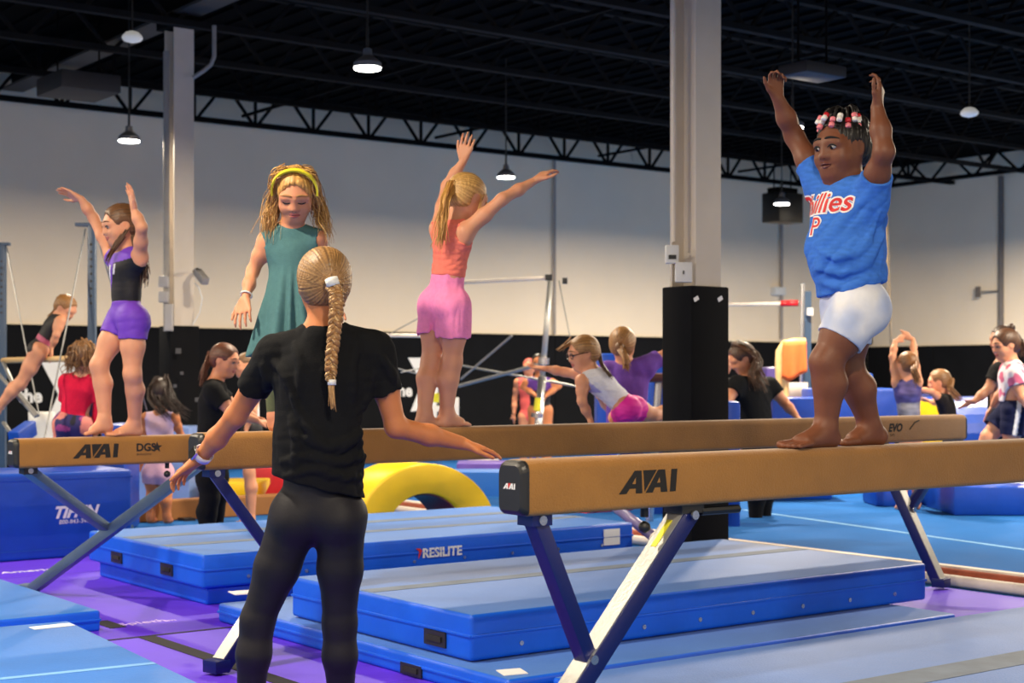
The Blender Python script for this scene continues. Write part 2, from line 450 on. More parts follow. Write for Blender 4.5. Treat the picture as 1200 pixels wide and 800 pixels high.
LAMP_LABEL = {(-1, 0): 'lit high bay lamp hanging near the column with the security camera', (0, 0): 'lit high bay lamp hanging above the uneven bars by the back wall',
              (-1, 1): 'lit high bay lamp hanging between the two columns under the dark roof', (1, 0): 'lit high bay lamp hanging in front of the black unit heater',
              (0, 1): 'lit high bay lamp partly behind the raised arm of the girl in blue'}
lp = bpy.data.lights.new('lamp_glow', 'POINT'); lp.energy = LAMP_W * 0.07; lp.color = LAMP_COL; lp.shadow_soft_size = 0.06
for i in range(-4, 3):
    for j in range(0, 5):
        if (i == 2 and j in (0, 3)) or (i, j) == (-1, 2) or (j == 3 and i > -2) or (j == 4 and i > 0): continue      # unseen lamps kept or dropped to balance the light; rear row added as fill
        p = G0 + i * 4.6 * U - j * 4.45 * N + ZV * LZ
        if i == 2: p = G0 + 8.5 * U + (3.0 - j * 4.45) * N + ZV * LZ  # unseen row added off the grid spacing to brighten the right wall
        o = first if (i, j) == (0, 0) else copy_tree(first)
        o.location = tuple(p)
        o['label'] = LAMP_LABEL.get((i, j), 'round white high bay lamp assumed over the part of the hall out of view')
        lo = bpy.data.objects.new('lamp_light', ld); COL.objects.link(lo); lo.parent = o; lo.location = (0, 0, -0.03)
        lg = bpy.data.objects.new('lamp_glow', lp); COL.objects.link(lg); lg.parent = o; lg.location = (0, 0, -0.07)
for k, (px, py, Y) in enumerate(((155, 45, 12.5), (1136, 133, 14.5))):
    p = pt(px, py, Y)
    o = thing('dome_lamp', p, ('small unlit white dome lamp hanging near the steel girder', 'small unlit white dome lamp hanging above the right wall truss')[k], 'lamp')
    MB().lathe(p, [(0.02, -0.035), (0.07, -0.02), (0.085, 0.0), (0.08, 0.02), (0.05, 0.05), (0.02, 0.06)], 18).build('dome', M_dome_glow, o, smooth=True)
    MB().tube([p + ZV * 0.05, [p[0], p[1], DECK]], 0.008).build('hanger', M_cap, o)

# ------------------------------------------------------------------ floor mats
def slab(name, c, lu, ln, z0, z1, label, top=M_blue_top, side=M_blue_side, group=None, seam=True, handles=(), grommets=0, u=U, n=N, bevel=0.018, cat='mat', stripe=None, parent=None):
    c = np.array([c[0], c[1], 0.0])
    t = thing(name, c + (lu / 2) * u + (ln / 2) * n + ZV * z0, label, cat, group)
    ctr = c + u * lu / 2 + n * ln / 2
    bm = bmesh.new()
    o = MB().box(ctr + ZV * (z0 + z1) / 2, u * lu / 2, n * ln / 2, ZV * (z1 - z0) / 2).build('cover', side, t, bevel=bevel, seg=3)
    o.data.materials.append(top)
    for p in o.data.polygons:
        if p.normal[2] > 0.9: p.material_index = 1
    if seam:
        zz = z0 + (z1 - z0) * 0.54
        for a, b in ((c, c + u * lu), (c, c + n * ln), (c + u * lu, c + u * lu + n * ln)):
            MB().bar(a + ZV * zz, b + ZV * zz, 0.012, 0.012).build('piping', side, t, bevel=0.004)
    for s in handles:          # handles on the end facing the camera's left
        p = c + n * ln * s + ZV * (z0 + (z1 - z0) * 0.33)
        h = MB().box(p - u * 0.004, u * 0.004, n * 0.075, ZV * min(0.03, (z1 - z0) * .25)).build('handle_patch', M_cap, t)
        MB().bar(p - u * 0.011 - n * 0.05, p - u * 0.011 + n * 0.05, 0.006, 0.02).build('strap', M_velcro, h)
    for i in range(grommets):
        p = c + u * lu * (i + 0.75) / (grommets + 0.5) + ZV * (z0 + (z1 - z0) * 0.27) - n * 0.001
        MB().tube([p, p - n * 0.004], 0.010, 10).build('grommet', M_chrome, t)
    if stripe:
        for (f0, f1) in stripe:
            MB().box(c + u * lu / 2 + n * ln * (f0 + f1) / 2 + ZV * (z1 + 0.0005), u * (lu / 2 - .02), n * ln * (f1 - f0) / 2, ZV * 0.0012).build('scuffed_strip', M_scuff, t)
    return t
cA = np.array([-0.157, 5.9, 0])
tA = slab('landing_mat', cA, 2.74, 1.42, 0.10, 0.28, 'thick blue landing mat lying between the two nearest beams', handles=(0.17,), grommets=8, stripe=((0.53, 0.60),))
cB = np.array([-0.014, 5.58, 0])
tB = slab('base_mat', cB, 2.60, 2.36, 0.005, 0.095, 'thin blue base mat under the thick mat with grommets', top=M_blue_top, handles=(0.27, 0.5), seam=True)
o = MB().box(gp(600, 787, 0.097), np.array([0.045, 0.02, 0]), np.array([-0.015, 0.05, 0]), ZV * 0.0015).build('care_label', M_white_print, tB)
o = MB().box(gp(284, 694, 0.097), np.array([0.05, 0.03, 0]), np.array([-0.03, 0.06, 0]), ZV * 0.0015).build('care_label', M_white_print, tB)
cB2 = np.array([0.14, 5.645, 0]) - N * 1.5
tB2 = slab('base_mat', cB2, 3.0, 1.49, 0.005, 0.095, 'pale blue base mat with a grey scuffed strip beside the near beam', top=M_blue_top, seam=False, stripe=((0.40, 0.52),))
cC = np.array([-1.595, 7.92, 0])
tC = slab('landing_mat', cC, 2.95, 1.55, 0.10, 0.275, 'thick blue landing mat with white lettering on its long side', top=M_blue_mid, handles=(0.28, 0.72), grommets=8, stripe=((0.3, 0.36), (0.62, 0.70)))
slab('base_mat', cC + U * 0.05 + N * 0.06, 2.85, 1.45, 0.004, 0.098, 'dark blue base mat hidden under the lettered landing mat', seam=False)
def on_c_face(px, z):
    a = (px - 600) / FPX; b = cC - N * 0.004
    t = (a * b[1] - b[0]) / (U[0] - a * U[1]); P = b + t * U
    return np.array([P[0], P[1], z])
text_obj('lettering', 'RESILITE', 0.075, on_c_face(495, 0.165), U, ZV, M_white_print, tC, bold=0.002)
p0 = on_c_face(487, 0.16)
MB().prism([(0, 0.06), (0.03, 0.06), (0.045, 0.045), (0.02, 0.0), (0.022, 0.045)], U, ZV, -N, p0, 0.002).build('logo_mark', M_red_print, tC)
MB().box(on_c_face(717, 0.195), U * 0.065, N * 0.002, ZV * 0.05).build('care_label', M_white_print, tC)
# foreground left mats
cE = np.array([-1.93, 7.2, 0])
tE = slab('base_mat', cE - U * 1.3, 1.3, 1.7, 0.004, 0.10, 'blue folding mat tucked under a nearer mat beside the purple mats', top=M_blue_mid, bevel=0.012)
cD = gp(80, 727, 0.10); DN = nrm([-0.53, 0.848, 0]); DU = np.array([DN[1], -DN[0], 0])
tD = slab('base_mat', cD - DU * 1.3 - DN * 1.78, 1.3, 1.78, 0.004, 0.10, 'blue folding mat with a white label at its corner', top=M_blue_mid, bevel=0.012, u=DU, n=DN)
MB().box(gp(55, 731.5, 0.102) - N * 0.06, U * 0.09, N * 0.035, ZV * 0.0015).build('care_label', M_white_print, tD)
MB().box(cD - DU * 0.65 - DN * 1.2 + ZV * 0.0008, DU * 0.64, DN * 0.02, ZV * 0.0012).build('seam_stripe', mat('light blue stripe', (110, 165, 225), 0.6), tD)

# purple floor mats (panels joined with velcro)
P0 = np.array([-1.30, 6.05, 0])           # under the end of the far beam
M_vprint = mat('pale violet print', (205, 180, 240), .6)
for i, (n0, n1, lab) in enumerate(((-2.2, -0.55, 'purple floor mat where the coach stands'), (-0.54, 1.04, 'purple floor mat with a black velcro strip by the beam foot'),
                                   (1.05, 3.45, 'purple floor mat with faint white lettering on it'), (3.46, 4.5, 'purple floor mat beside the big blue block'))):
    t = slab('floor_mat', P0 + N * n0 - U * 0.9, 2.44, n1 - n0, 0.0, 0.006 - 0.001 * i, lab, top=M_purple, side=M_purple, seam=False, bevel=0.002)
    z = 0.0072 - 0.001 * i
    if i < 3:
        a_, b_ = (n0 + .02, n1 - .02) if i < 2 else (n0 + 0.28, n0 + 0.52)
        MB().box(P0 + U * 0.29 + N * ((a_ + b_) / 2) + ZV * z, U * 0.04, N * (b_ - a_) / 2, ZV * 0.001).build('velcro_strip', M_velcro, t)
    if i == 1:
        MB().box(P0 + U * 0.32 + N * (n1 - 0.02) + ZV * z, U * 1.2, N * 0.012, ZV * 0.001).build('seam_edge', M_velcro, t)
    if i == 2:
        text_obj('lettering', 'Spieth', 0.10, gp(141, 733, z), U, N, M_vprint, t, depth=0.0008)
        text_obj('lettering', 'tm', 0.06, gp(193, 728, z), U, N, M_vprint, t, depth=0.0008)
    if i == 3:
        text_obj('lettering', 'American', 0.11, gp(2, 672, z), U, N, M_white_print, t, depth=0.0008)
tp = slab('floor_mat', np.array([1.55, 8.05, 0]) , 1.05, 3.0, 0.0, 0.012, 'purple floor mat by the foot of the right hand beam leg', top=M_purple, side=M_purple, seam=False, n=-N, bevel=0.003)

# raised spring floor at the right with its exposed edge
e0 = np.array([2.83, 8.5, 0])
t = thing('spring_floor', e0 + U * 5, 'raised blue carpeted spring floor with a tan and red edge', 'spring floor')
MB().box(e0 + U * 4.2 + N * 1.0 + ZV * 0.06, U * 4.17, N * 10.0, ZV * 0.04).build('carpet', M_floor, t)
MB().box(e0 + U * 0.0 + N * 1.0 + ZV * 0.07, U * 0.03, N * 10.0, ZV * 0.035).build('edge_strip', M_foam, t, bevel=0.01)
MB().tube([e0 - U * 0.05 + N * 11 + ZV * 0.06, e0 - U * 0.05 - N * 6 + ZV * 0.06], 0.035, 10).build('edge_roll', M_redbrown, t, smooth=True)
MB().tube([e0 - U * 0.125 + N * 11 + ZV * 0.035, e0 - U * 0.125 - N * 6 + ZV * 0.035], 0.034, 10).build('edge_roll', M_foam, t, smooth=True)
pA, pB = gp(880, 612, .101), gp(1200, 645, .101)
MB().bar(gp(870, 597, .101), gp(1230, 648, .101), 0.05, 0.002).build('chalk_line', mat('pale blue line', (112, 165, 214), .9), t)

# ------------------------------------------------------------------ balance beams
def section(w, h, rt=0.03, rb=0.018, bulge=0.004):
    pts = []
    for (cx, cz, r, a0) in ((w / 2 - rb, rb, rb, -90), (w / 2 - rt, h - rt, rt, 0), (-w / 2 + rt, h - rt, rt, 90), (-w / 2 + rb, rb, rb, 180)):
        for i in range(6):
            a = math.radians(a0 + i * 18)
            pts.append((cx + r * math.cos(a), cz + r * math.sin(a)))
    return pts
AAI = [
    [(0, 0), (0.92, 1), (1.32, 1), (1.37, 0), (0.98, 0), (0.98, 0.22), (0.62, 0.22), (0.44, 0)],
    [(1.42, 1), (2.22, 1), (1.50, 0.06)],
    [(1.56, 0), (2.30, 1), (2.72, 1), (2.86, 0), (2.46, 0), (2.44, 0.22), (2.10, 0.22), (1.98, 0)],
    [(3.0, 0), (3.36, 0), (3.46, 1), (3.10, 1)],
]
AAI_HOLE = [[(0.78, 0.42), (0.97, 0.42), (0.98, 0.70)], [(2.24, 0.42), (2.42, 0.42), (2.38, 0.66)]]
def aai(o, ax, ay, h, m_let, m_v, m_hole, parent, name='lettering'):
    az = np.cross(ax, ay)
    for i, poly in enumerate(AAI):
        MB().prism([(x * h, y * h) for x, y in poly], ax, ay, az, o, 0.0006).build(name, m_v if i == 1 else m_let, parent)
    for poly in AAI_HOLE:
        MB().prism([(x * h, y * h) for x, y in poly], ax, ay, az, o, 0.0009).build('letter_gap', m_hole, parent)
BW = 0.12
class Beam: pass
def beam(near_corner, ztop, h, label, legmat, platemat, tL, footL, fracL, tR, footR, fracR, strut_tL=0.09):
    b = Beam()
    c = np.array([near_corner[0], near_corner[1], 0.0]) + N * BW / 2
    b.c = c; b.zb = ztop - h; b.zt = ztop
    t = thing('balance_beam', c + U * 2.5, label, 'balance beam', 'balance beams in the gym')
    b.t = t
    sec = section(BW, h)
    mb = MB(); n = len(sec)
    st = [0.02, 0.03, 1.25, 2.5, 3.75, 4.97, 4.98]
    sc = [0.96, 1, 1, 1, 1, 1, 0.96]
    v = []; f = []
    for x, s in zip(st, sc):
        for (a, z) in sec:
            v.append(c + U * x + N * a * s + ZV * (b.zb + h / 2 + (z - h / 2) * s))
    for i in range(len(st) - 1):
        for k in range(n):
            f.append((i * n + k, i * n + (k + 1) % n, (i + 1) * n + (k + 1) % n, (i + 1) * n + k))
    f.append(tuple(range(n))); f.append(tuple((len(st) - 1) * n + k for k in range(n))[::-1])
    o = mb.add(v, f).build('body', M_tan, t)
    for p in o.data.polygons: p.use_smooth = True
    try: o.data.set_sharp_from_angle(angle=0.9)
    except Exception: pass
    for end, s in ((0.0, 1), (5.0, -1)):
        v = []; f = []
        prof = [(0.0, 0.80), (0.006, 0.90), (0.016, 0.97), (0.026, 0.985)]
        for x, q in prof:
            for (a, z) in sec: v.append(c + U * (end + s * x) + N * a * q + ZV * (b.zb + h / 2 + (z - h / 2) * q))
        for i in range(len(prof) - 1):
            for k in range(n): f.append((i * n + k, i * n + (k + 1) % n, (i + 1) * n + (k + 1) % n, (i + 1) * n + k))
        f.append(tuple(range(n))); f.append(tuple((len(prof) - 1) * n + k for k in range(n))[::-1])
        cap = MB().add(v, f).build('end_cap', M_cap, t, smooth=False)
        if s == 1:
            aai(c - U * 0.0008 + N * 0.026 + ZV * (b.zb + h * 0.48), -N, ZV, 0.016, M_white_print, M_red_print, M_cap, cap)
    b.tpx = lambda px: (((px - 600) / FPX) * (c - N * BW / 2)[1] - (c - N * BW / 2)[0]) / (U[0] - ((px - 600) / FPX) * U[1])
    b.face = lambda px, z: c - N * (BW / 2 + 0.0004) + U * b.tpx(px) + ZV * z
    # supports
    for (t0, foot, frac, st_t, s) in ((tL, footL, fracL, strut_tL, 1), (tR, footR, fracR, 5 - strut_tL, -1)):
        A = c + U * t0 + ZV * (b.zb - 0.03); Fp = np.array(foot, float)
        d = nrm(Fp - A); up = nrm(np.cross(np.cross(d, ZV), d)); side = nrm(np.cross(d, up))
        wd, th = 0.075, 0.055
        leg = MB().bar(A - d * 0.02, Fp - d * 0.03, wd, th, up).build('leg', legmat, t, bevel=0.004)
        if platemat is not None:
            MB().box((A + Fp) / 2 + up * (th / 2 + 0.0015) - d * 0.02, (Fp - A) / 2 * 0.93, side * (wd / 2 - 0.004), up * 0.002).build('aluminium_face', platemat, leg)
        fc = MB().box(Fp + ZV * 0.025 - d * 0.012, nrm(d * [1, 1, 0]) * 0.038, nrm(np.cross(d, ZV)) * 0.042, ZV * 0.025).build('foot_cap', M_navy if legmat is not M_galv else M_galv, t, bevel=0.004)
        S0 = c + U * st_t + ZV * (b.zb - 0.015); S1 = A + (Fp - A) * frac
        stb = MB().bar(S0 - N * 0.0, S1 + up * 0.02, 0.055, 0.045).build('strut', legmat if platemat is None else M_navy, t, bevel=0.004)
        for q in (S0, S1 + up * 0.02):
            MB().tube([q - N * 0.032, q - N * 0.040], 0.014, 10).build('bolt', M_chrome, stb)
        MB().box(S0 + ZV * 0.005, U * 0.035, N * 0.035, ZV * 0.02).build('bracket', M_cap if legmat is not M_navy else M_navy, t)
        MB().box(A + ZV * 0.025, U * 0.045, N * 0.04, ZV * 0.02).build('bracket', M_cap, t)
        MB().tube([A - N * 0.045, A - N * 0.052], 0.014, 10).build('bolt', M_chrome, leg)
        MB().tube([A - U * s * 0.16 + ZV * 0.03, A - U * s * 0.16], 0.012, 8).build('knob', M_cap, t)
        MB().lathe(A - U * s * 0.16 - ZV * 0.03, [(0.004, -0.018), (0.016, -0.010), (0.018, 0), (0.016, 0.010), (0.004, 0.018)], 12).build('knob', M_cap, t, smooth=True)
    return b
nb = beam((0.028, 4.2), 0.967, 0.155, 'tan balance beam carrying the girl in the blue shirt', M_navy, M_alu,
          0.66, np.array([0.028, 4.2, 0]) + N * .06 + U * -0.05, 0.52, 4.34, np.array([0.028, 4.2, 0]) + N * .06 + U * 5.05, 0.52)
# printed marks on the near beam
hL = 0.0660
aai(nb.face(725, nb.zb + 0.047), U, ZV, hL, M_print, M_print, M_tan, nb.t)
p = nb.c + U * 0.575 + ZV * 0
legA = nb.c + U * 0.66 + ZV * (nb.zb - 0.03); legF = nb.c + U * -0.05
d = nrm(legF - legA); up = nrm(np.cross(np.cross(d, ZV), d)); sd = nrm(np.cross(d, up))
MB().box(legA + d * 0.10 + up * 0.0325 , d * 0.05, sd * 0.011, up * 0.0008).build('warning_label', M_yellow_print, nb.t)
MB().tube([nb.c + U * 0.70 + ZV * (nb.zb - 0.022) - N * 0.03, nb.c + U * 0.86 + ZV * (nb.zb - 0.022) - N * 0.03], 0.013, 8).build('lock_bar', M_cap, nb.t)

fb_c = np.array([-1.262, 6.21, 0])
fR = gp(1104, 690, 0.012)
fb = beam((-1.262, 6.21), 0.967, 0.152, 'tan balance beam carrying the girls in teal and pink', M_navy, M_alu,
          0.72, gp(252, 790, 0.006) , 0.50, 4.25, fR, 0.45)
text_obj('lettering', 'EVO', 0.062, fb.face(1041, fb.zb + 0.066), U, ZV, M_print, fb.t, depth=0.0004, shear=0.25, bold=0.003)
MB().tube([fb.face(1066, fb.zb + 0.075), fb.face(1072, fb.zb + 0.115), fb.face(1077, fb.zb + 0.125)], 0.004, 6).build('logo_mark', M_print, fb.t)
text_obj('lettering', 'ELITE', 0.018, fb.face(1043, fb.zb + 0.040), U, ZV, M_print, fb.t, depth=0.0004)
lb = beam((-2.43, 7.5), 0.89, 0.145, 'tan balance beam carrying the girl in the purple leotard', M_galv, None,
          0.985, gp(30, 696, 0.0), 0.50, 4.2, np.array([-2.43, 7.5, 0]) + N * .06 + U * 4.9, 0.5)
aai(lb.face(85, lb.zb + 0.040), U, ZV, 0.070, M_print, M_print, M_tan, lb.t)
text_obj('lettering', 'DGS', 0.055, lb.face(159.5, lb.zb + 0.068), U, ZV, M_print, lb.t, depth=0.0004, bold=0.002)
st = [(0.030 * (1 if i % 2 == 0 else 0.42) * math.sin(i * math.pi / 5), 0.030 * (1 if i % 2 == 0 else 0.42) * math.cos(i * math.pi / 5)) for i in range(10)]
MB().prism(st[::-1], U, ZV, -N, lb.face(184, lb.zb + 0.085), 0.0006).build('star_mark', M_print, lb.t)
text_obj('lettering', 'deductions', 0.019, lb.face(159.5, lb.zb + 0.046), U, ZV, M_print, lb.t, depth=0.0004)

# low practice beam on the floor behind the mats
fl0 = np.array([-3.1, 12.6, 0])
t = thing('floor_beam', fl0 + U * 2.5, 'brown low floor beam behind the lettered mat', 'floor beam')
v = []; f = []; sec = section(0.16, 0.17, 0.02, 0.01); n = len(sec)
for x in (0, 6.6):
    for a, z in sec: v.append(fl0 + U * x + N * a + ZV * z)
f = [(k, (k + 1) % n, n + (k + 1) % n, n + k) for k in range(n)] + [tuple(range(n)), tuple(range(n, 2 * n))[::-1]]
MB().add(v, f).build('body', M_tan_dark, t)
for x in (0.4, 6.2): MB().box(fl0 + U * x + ZV * 0.012, U * 0.05, N * 0.2, ZV * 0.012).build('foot', M_cap, t)

# big blue vault block with lettering
bk = gp(155, 648, 0.0)
tb = thing('soft_block', bk, 'large royal blue soft block with white lettering on its face', 'soft block')
MB().box(bk - U * 0.9 + N * 0.34 + ZV * 0.285, U * 0.9, N * 0.34, ZV * 0.285).build('cover', M_royal, tb, bevel=0.03, seg=3)
for z in (0.06, 0.52):
    MB().bar(bk - U * 1.8 + ZV * z - N * .002, bk - U * 0.0 + ZV * z - N * .002, 0.008, 0.010).build('piping', M_royal, tb)
def on_blk(px, py):
    a = (px - 600) / FPX; b = bk - N * 0.004
    q = (a * b[1] - b[0]) / (U[0] - a * U[1]); P = b + q * U
    return np.array([P[0], P[1], CAMZ + (HZ - py) * P[1] / FPX])
text_obj('lettering', 'TIFFIN', 0.105, on_blk(62, 607), U, ZV, M_white_print, tb, shear=0.35, bold=0.004)
text_obj('lettering', '800-843-3467', 0.04, on_blk(69, 614), U, ZV, M_white_print, tb, shear=0.1)

# ------------------------------------------------------------------ bars at the left
tL_ = thing('single_bar', pt(56, 440, 12.3) * [1, 1, 0], 'single bar rig with slate blue posts and wooden rail', 'gymnastic bar')
pR_, pL_ = pt(108, 440, 11.5), pt(3, 440, 13.2)
for p, ztop in ((pR_, 2.32), (pL_, 2.32)):
    po = MB().box([p[0], p[1], ztop / 2], np.array([0.028, 0, 0]), np.array([0, 0.028, 0]), ZV * ztop / 2).build('post', M_post_blue, tL_, bevel=0.004)
    MB().box([p[0] - 0.03, p[1], ztop + 0.01], np.array([0.09, 0, 0]), np.array([0, 0.035, 0]), ZV * 0.012).build('top_plate', M_post_blue, po)
    for k in range(9):
        z = ztop - 0.14 - k * 0.055
        MB().tube([[p[0], p[1] - 0.027, z], [p[0], p[1] - 0.031, z]], 0.010, 8).build('peg_hole', M_cap, po)
    MB().box([p[0], p[1], 0.03], np.array([0.25, 0, 0]), np.array([0, 0.25, 0]), ZV * 0.03).build('base_plate', M_post_blue, tL_)
MB().tube([np.array([pR_[0], pR_[1], 1.33]), np.array([pL_[0], pL_[1], 1.33])], 0.024, 12).build('rail', M_wood, tL_, smooth=True)
for (a, b) in (((100, 268, 11.5), (76, 392, 11.2)), ((76, 392, 11.2), (52, 514, 10.9)), ((112, 268, 11.5), (172, 480, 12.6)), ((8, 290, 13.2), (28, 395, 12.9)), ((28, 395, 12.9), (46, 487, 12.6))):
    MB().tube([pt(*a), pt(*b)], 0.006, 6).build('cable', M_cable, tL_)
for (a, b) in (((4, 425, 13.1), (20, 460, 12.8)), ((18, 455, 12.8), (44, 487, 12.5)), ((-4, 436, 12.5), (42, 488, 12.3)), ((4, 495, 12.6), (16, 512, 12.4))):
    MB().tube([pt(*a), pt(*b)], 0.016, 8).build('brace', M_cable, tL_)
tag(MB().bar(pt(16, 515, 11.9), pt(37, 501, 12.2), 0.09, 0.12).build('foam_wedge', M_royal, bevel=0.01), 'small blue padded brace leaning under the single bar', 'padded brace')
t = thing('paper_stand', pt(49, 530, 13.6), 'white draped cloth stand under the large emblem', 'stand')
v = []; f = []
base = pt(49, 530, 13.6); base[2] = 0
for k, z in enumerate(np.linspace(0, 0.88, 10)):
    for a in range(16):
        th = 2 * math.pi * a / 16; r = 0.13 * (1 - 0.15 * k / 9) * (1 + 0.09 * math.sin(5 * th + k))
        v.append(base + np.array([r * math.cos(th), r * .7 * math.sin(th), z]))
f = [(i * 16 + k, i * 16 + (k + 1) % 16, (i + 1) * 16 + (k + 1) % 16, (i + 1) * 16 + k) for i in range(9) for k in range(16)] + [tuple(range(144, 160))]
MB().add(v, f).build('drape', M_white_plastic, t, smooth=True)

# uneven bars in the middle
tm = thing('uneven_bars', pt(560, 440, 16.5) * [1, 1, 0], 'uneven bars with silver posts, braces and cables', 'gymnastic bars')
def post(px0, py0, px1, py1, Y, r0, r1, label='post'):
    a, b = pt(px0, py0, Y), pt(px1, py1, Y)
    m = a + (b - a) * 0.52
    lo = MB().tube([np.array([a[0], a[1], 0.0]) if py0 > 545 else a, m], r0, 12).build(label, M_chrome, tm, smooth=True)
    MB().tube([m, b], r1, 12).build('inner_post', M_alu, lo, smooth=True)
    return lo
lo = post(625, 562, 645, 329, 15.5, 0.042, 0.028)
MB().tube([pt(630.5, 481, 15.5), pt(632.4, 466, 15.5)], 0.046, 12).build('label_band', M_yellow_print, lo)
MB().tube([pt(629.5, 484, 15.5), pt(629.2, 489, 15.5)], 0.062, 12).build('collar', M_chrome, lo)
MB().tube([pt(637, 427, 15.5), pt(637.5, 419, 15.5)], 0.058, 12).build('collar', M_chrome, lo)
post(513, 555, 519, 372, 17.5, 0.042, 0.028)
MB().box(pt(643, 325, 15.5), np.array([0.035, 0, 0]), np.array([0, 0.03, 0]), ZV * 0.03).build('bar_clamp', M_cap, tm, bevel=.006)
MB().box(pt(662, 329, 15.3), np.array([0.025, 0, 0]), np.array([0, 0.03, 0]), ZV * 0.03).build('bar_clamp', M_cap, tm, bevel=.006)
MB().tube([pt(643, 325.5, 15.5), pt(536, 331, 16.6)], 0.022, 10).build('high_rail', M_foam, tm, smooth=True)
MB().tube([pt(427, 392.5, 17.4), pt(522, 393.5, 17.6)], 0.024, 10).build('low_rail', M_foam, tm, smooth=True)
for (a, b, r) in (((540, 444, 17), (600, 393, 16.6), .014), ((540, 428, 17.2), (672, 452, 15.6), .012), ((538, 452, 16.9), (636, 426, 15.5), .02), ((655, 329, 15.4), (668, 395, 14.8), .006),
                  ((455, 392, 17.4), (492, 372, 17.5), .006), ((440, 425, 16.9), (505, 442, 17.4), .008), ((470, 436, 16.9), (509, 428, 17.4), .008), ((672, 452, 15.6), (700, 458, 15.4), .01)):
    MB().tube([pt(*a), pt(*b)], r, 8).build('brace', M_cable, tm)
for (px, py, c, w, h) in ((510, 487, M_white_plastic, .06, .22), (516, 492, M_royal, .04, .2), (534, 478, M_white_plastic, .035, .24), (511, 466, M_yellow_print, .03, .1)):
    MB().box(pt(px, py, 17.3), np.array([w, 0, 0]), np.array([0, .05, 0]), ZV * h / 1.0 * .5).build('chalk_block', c, tm, bevel=.005)

# right hand background: single rail, orange towel, posts
tr = thing('training_bar', pt(945, 440, 16.4) * [1, 1, 0], 'bar rig with blue upright post and red ended rail', 'gymnastic bar')
p = pt(944, 440, 16.4)
MB().box([p[0] + .02, p[1], 1.05], np.array([0.035, 0, 0]), np.array([0, 0.035, 0]), ZV * 1.05).build('post', M_post_blue, tr)
MB().tube([pt(938.5, 470, 16.3), pt(941, 332, 16.3)], 0.02, 8).build('brace', M_chrome, tr)
MB().tube([pt(848, 357, 17.3), pt(918, 355.5, 16.5)], 0.02, 10).build('rail', M_foam, tr, smooth=True)
MB().tube([pt(916, 355.5, 16.5), pt(935, 355, 16.4)], 0.034, 10).build('rail_end', M_red, tr, smooth=True)
MB().box(pt(949, 365, 16.3), np.array([0.03, 0, 0]), np.array([0, .03, 0]), ZV * 0.04).build('clamp', M_white_plastic, tr)
MB().box([p[0], p[1], 0.03], np.array([0.15, 0, 0]), np.array([0, 0.15, 0]), ZV * 0.03).build('base_plate', M_post_blue, tr)
# mushroom rail frame with the towel
tw = thing('towel_rack', pt(928, 440, 15.3) * [1, 1, 0], 'curved pale wooden frame standing behind the long haired woman', 'rack')
arc = [pt(912 + 0.5 * i * 0 + (4 - 4 * math.cos(i * .25)) * 1.0, 470 - i * 10.5 if i < 6 else 410 - (i - 6) * 3, 15.3) for i in range(9)]
MB().tube([np.array([*pt(914, 470, 15.3)[:2], 0]), pt(914, 470, 15.3), pt(912, 430, 15.3), pt(913, 412, 15.3), pt(919, 402, 15.3), pt(930, 400, 15.3), pt(944, 400, 15.3)], 0.035, 10).build('frame', M_wood, tw, smooth=True)
MB().tube([pt(921, 405, 15.2), np.array([*pt(921, 470, 15.2)[:2], 0])], 0.03, 8).build('leg', M_wood, tw)
MB().box(pt(934, 462, 15.4), np.array([0.10, 0, 0]), np.array([0, .05, 0]), ZV * 0.12).build('panel', M_foam, tw)
MB().box(np.array([*pt(934, 462, 15.4)[:2], .4]), np.array([0.10, 0, 0]), np.array([0, .05, 0]), ZV * 0.45).build('panel', M_foam, tw)
v = []; f = []
for i in range(9):
    for j in range(9):
        q = pt(917 + j * 3.5, 400 + i * (5.9 - .25 * abs(j - 2)), 15.12 + 0.03 * math.sin(j * 1.3) * i / 8)
        v.append(q)
f = [(i * 9 + j, i * 9 + j + 1, (i + 1) * 9 + j + 1, (i + 1) * 9 + j) for i in range(8) for j in range(8)]
o = MB().add(v, f).build('towel', M_orange, smooth=True)
mo = o.modifiers.new('thick', 'SOLIDIFY'); mo.thickness = 0.012
tag(o, 'orange towel hung over the curved wooden frame', 'towel')
# rope beside the girl in blue
a = pt(1045, 392, 20.0); b = pt(1037, 200, 20.0)
o = MB().tube([np.array([a[0], a[1], 1.4]), b, np.array([b[0] - .05, b[1], DECK])], 0.018, 8).build('climbing_rope', mat('rope', (176, 150, 116), .9), smooth=True)
tag(o, 'tan climbing rope hanging from the roof behind the girl in blue', 'rope')

# coloured soft play pieces in the background
def soft(name, px0, py0, px1, py1, Y, depth, m, label, cat='soft block', zb=None, bevel=0.03):
    a, b = pt(px0, py1, Y), pt(px1, py0, Y)
    z0 = a[2] if zb is None else zb
    c = np.array([(a[0] + b[0]) / 2, Y + depth / 2, (z0 + b[2]) / 2])
    o = MB().box(c, np.array([(b[0] - a[0]) / 2, 0, 0]), np.array([0, depth / 2, 0]), ZV * (b[2] - z0) / 2).build(name, m, bevel=bevel, seg=2)
    tag(o, label, cat)
    return o
soft('soft_block', 850, 470, 868, 494, 11.2, 0.3, M_royal, 'blue soft block in front of the long haired woman', zb=0)
soft('soft_block', 905, 466, 976, 495, 13.6, 0.6, M_royal, 'wide blue soft block behind the long haired woman', zb=.1)
s1 = soft('soft_block', 955, 455, 1054, 498, 14.4, 0.7, M_royal, 'long blue soft block with a white mark behind the beam girl', zb=.1)
MB().box(pt(1020, 465, 14.38), np.array([0.032, 0, 0]), np.array([0, .004, 0]), ZV * 0.03).build('white_mark', M_white_print, s1)
s2 = soft('soft_block', 962, 437, 1024, 470, 15.6, 0.45, M_royal, 'tall blue soft block with a pale mark stacked behind', zb=.1)
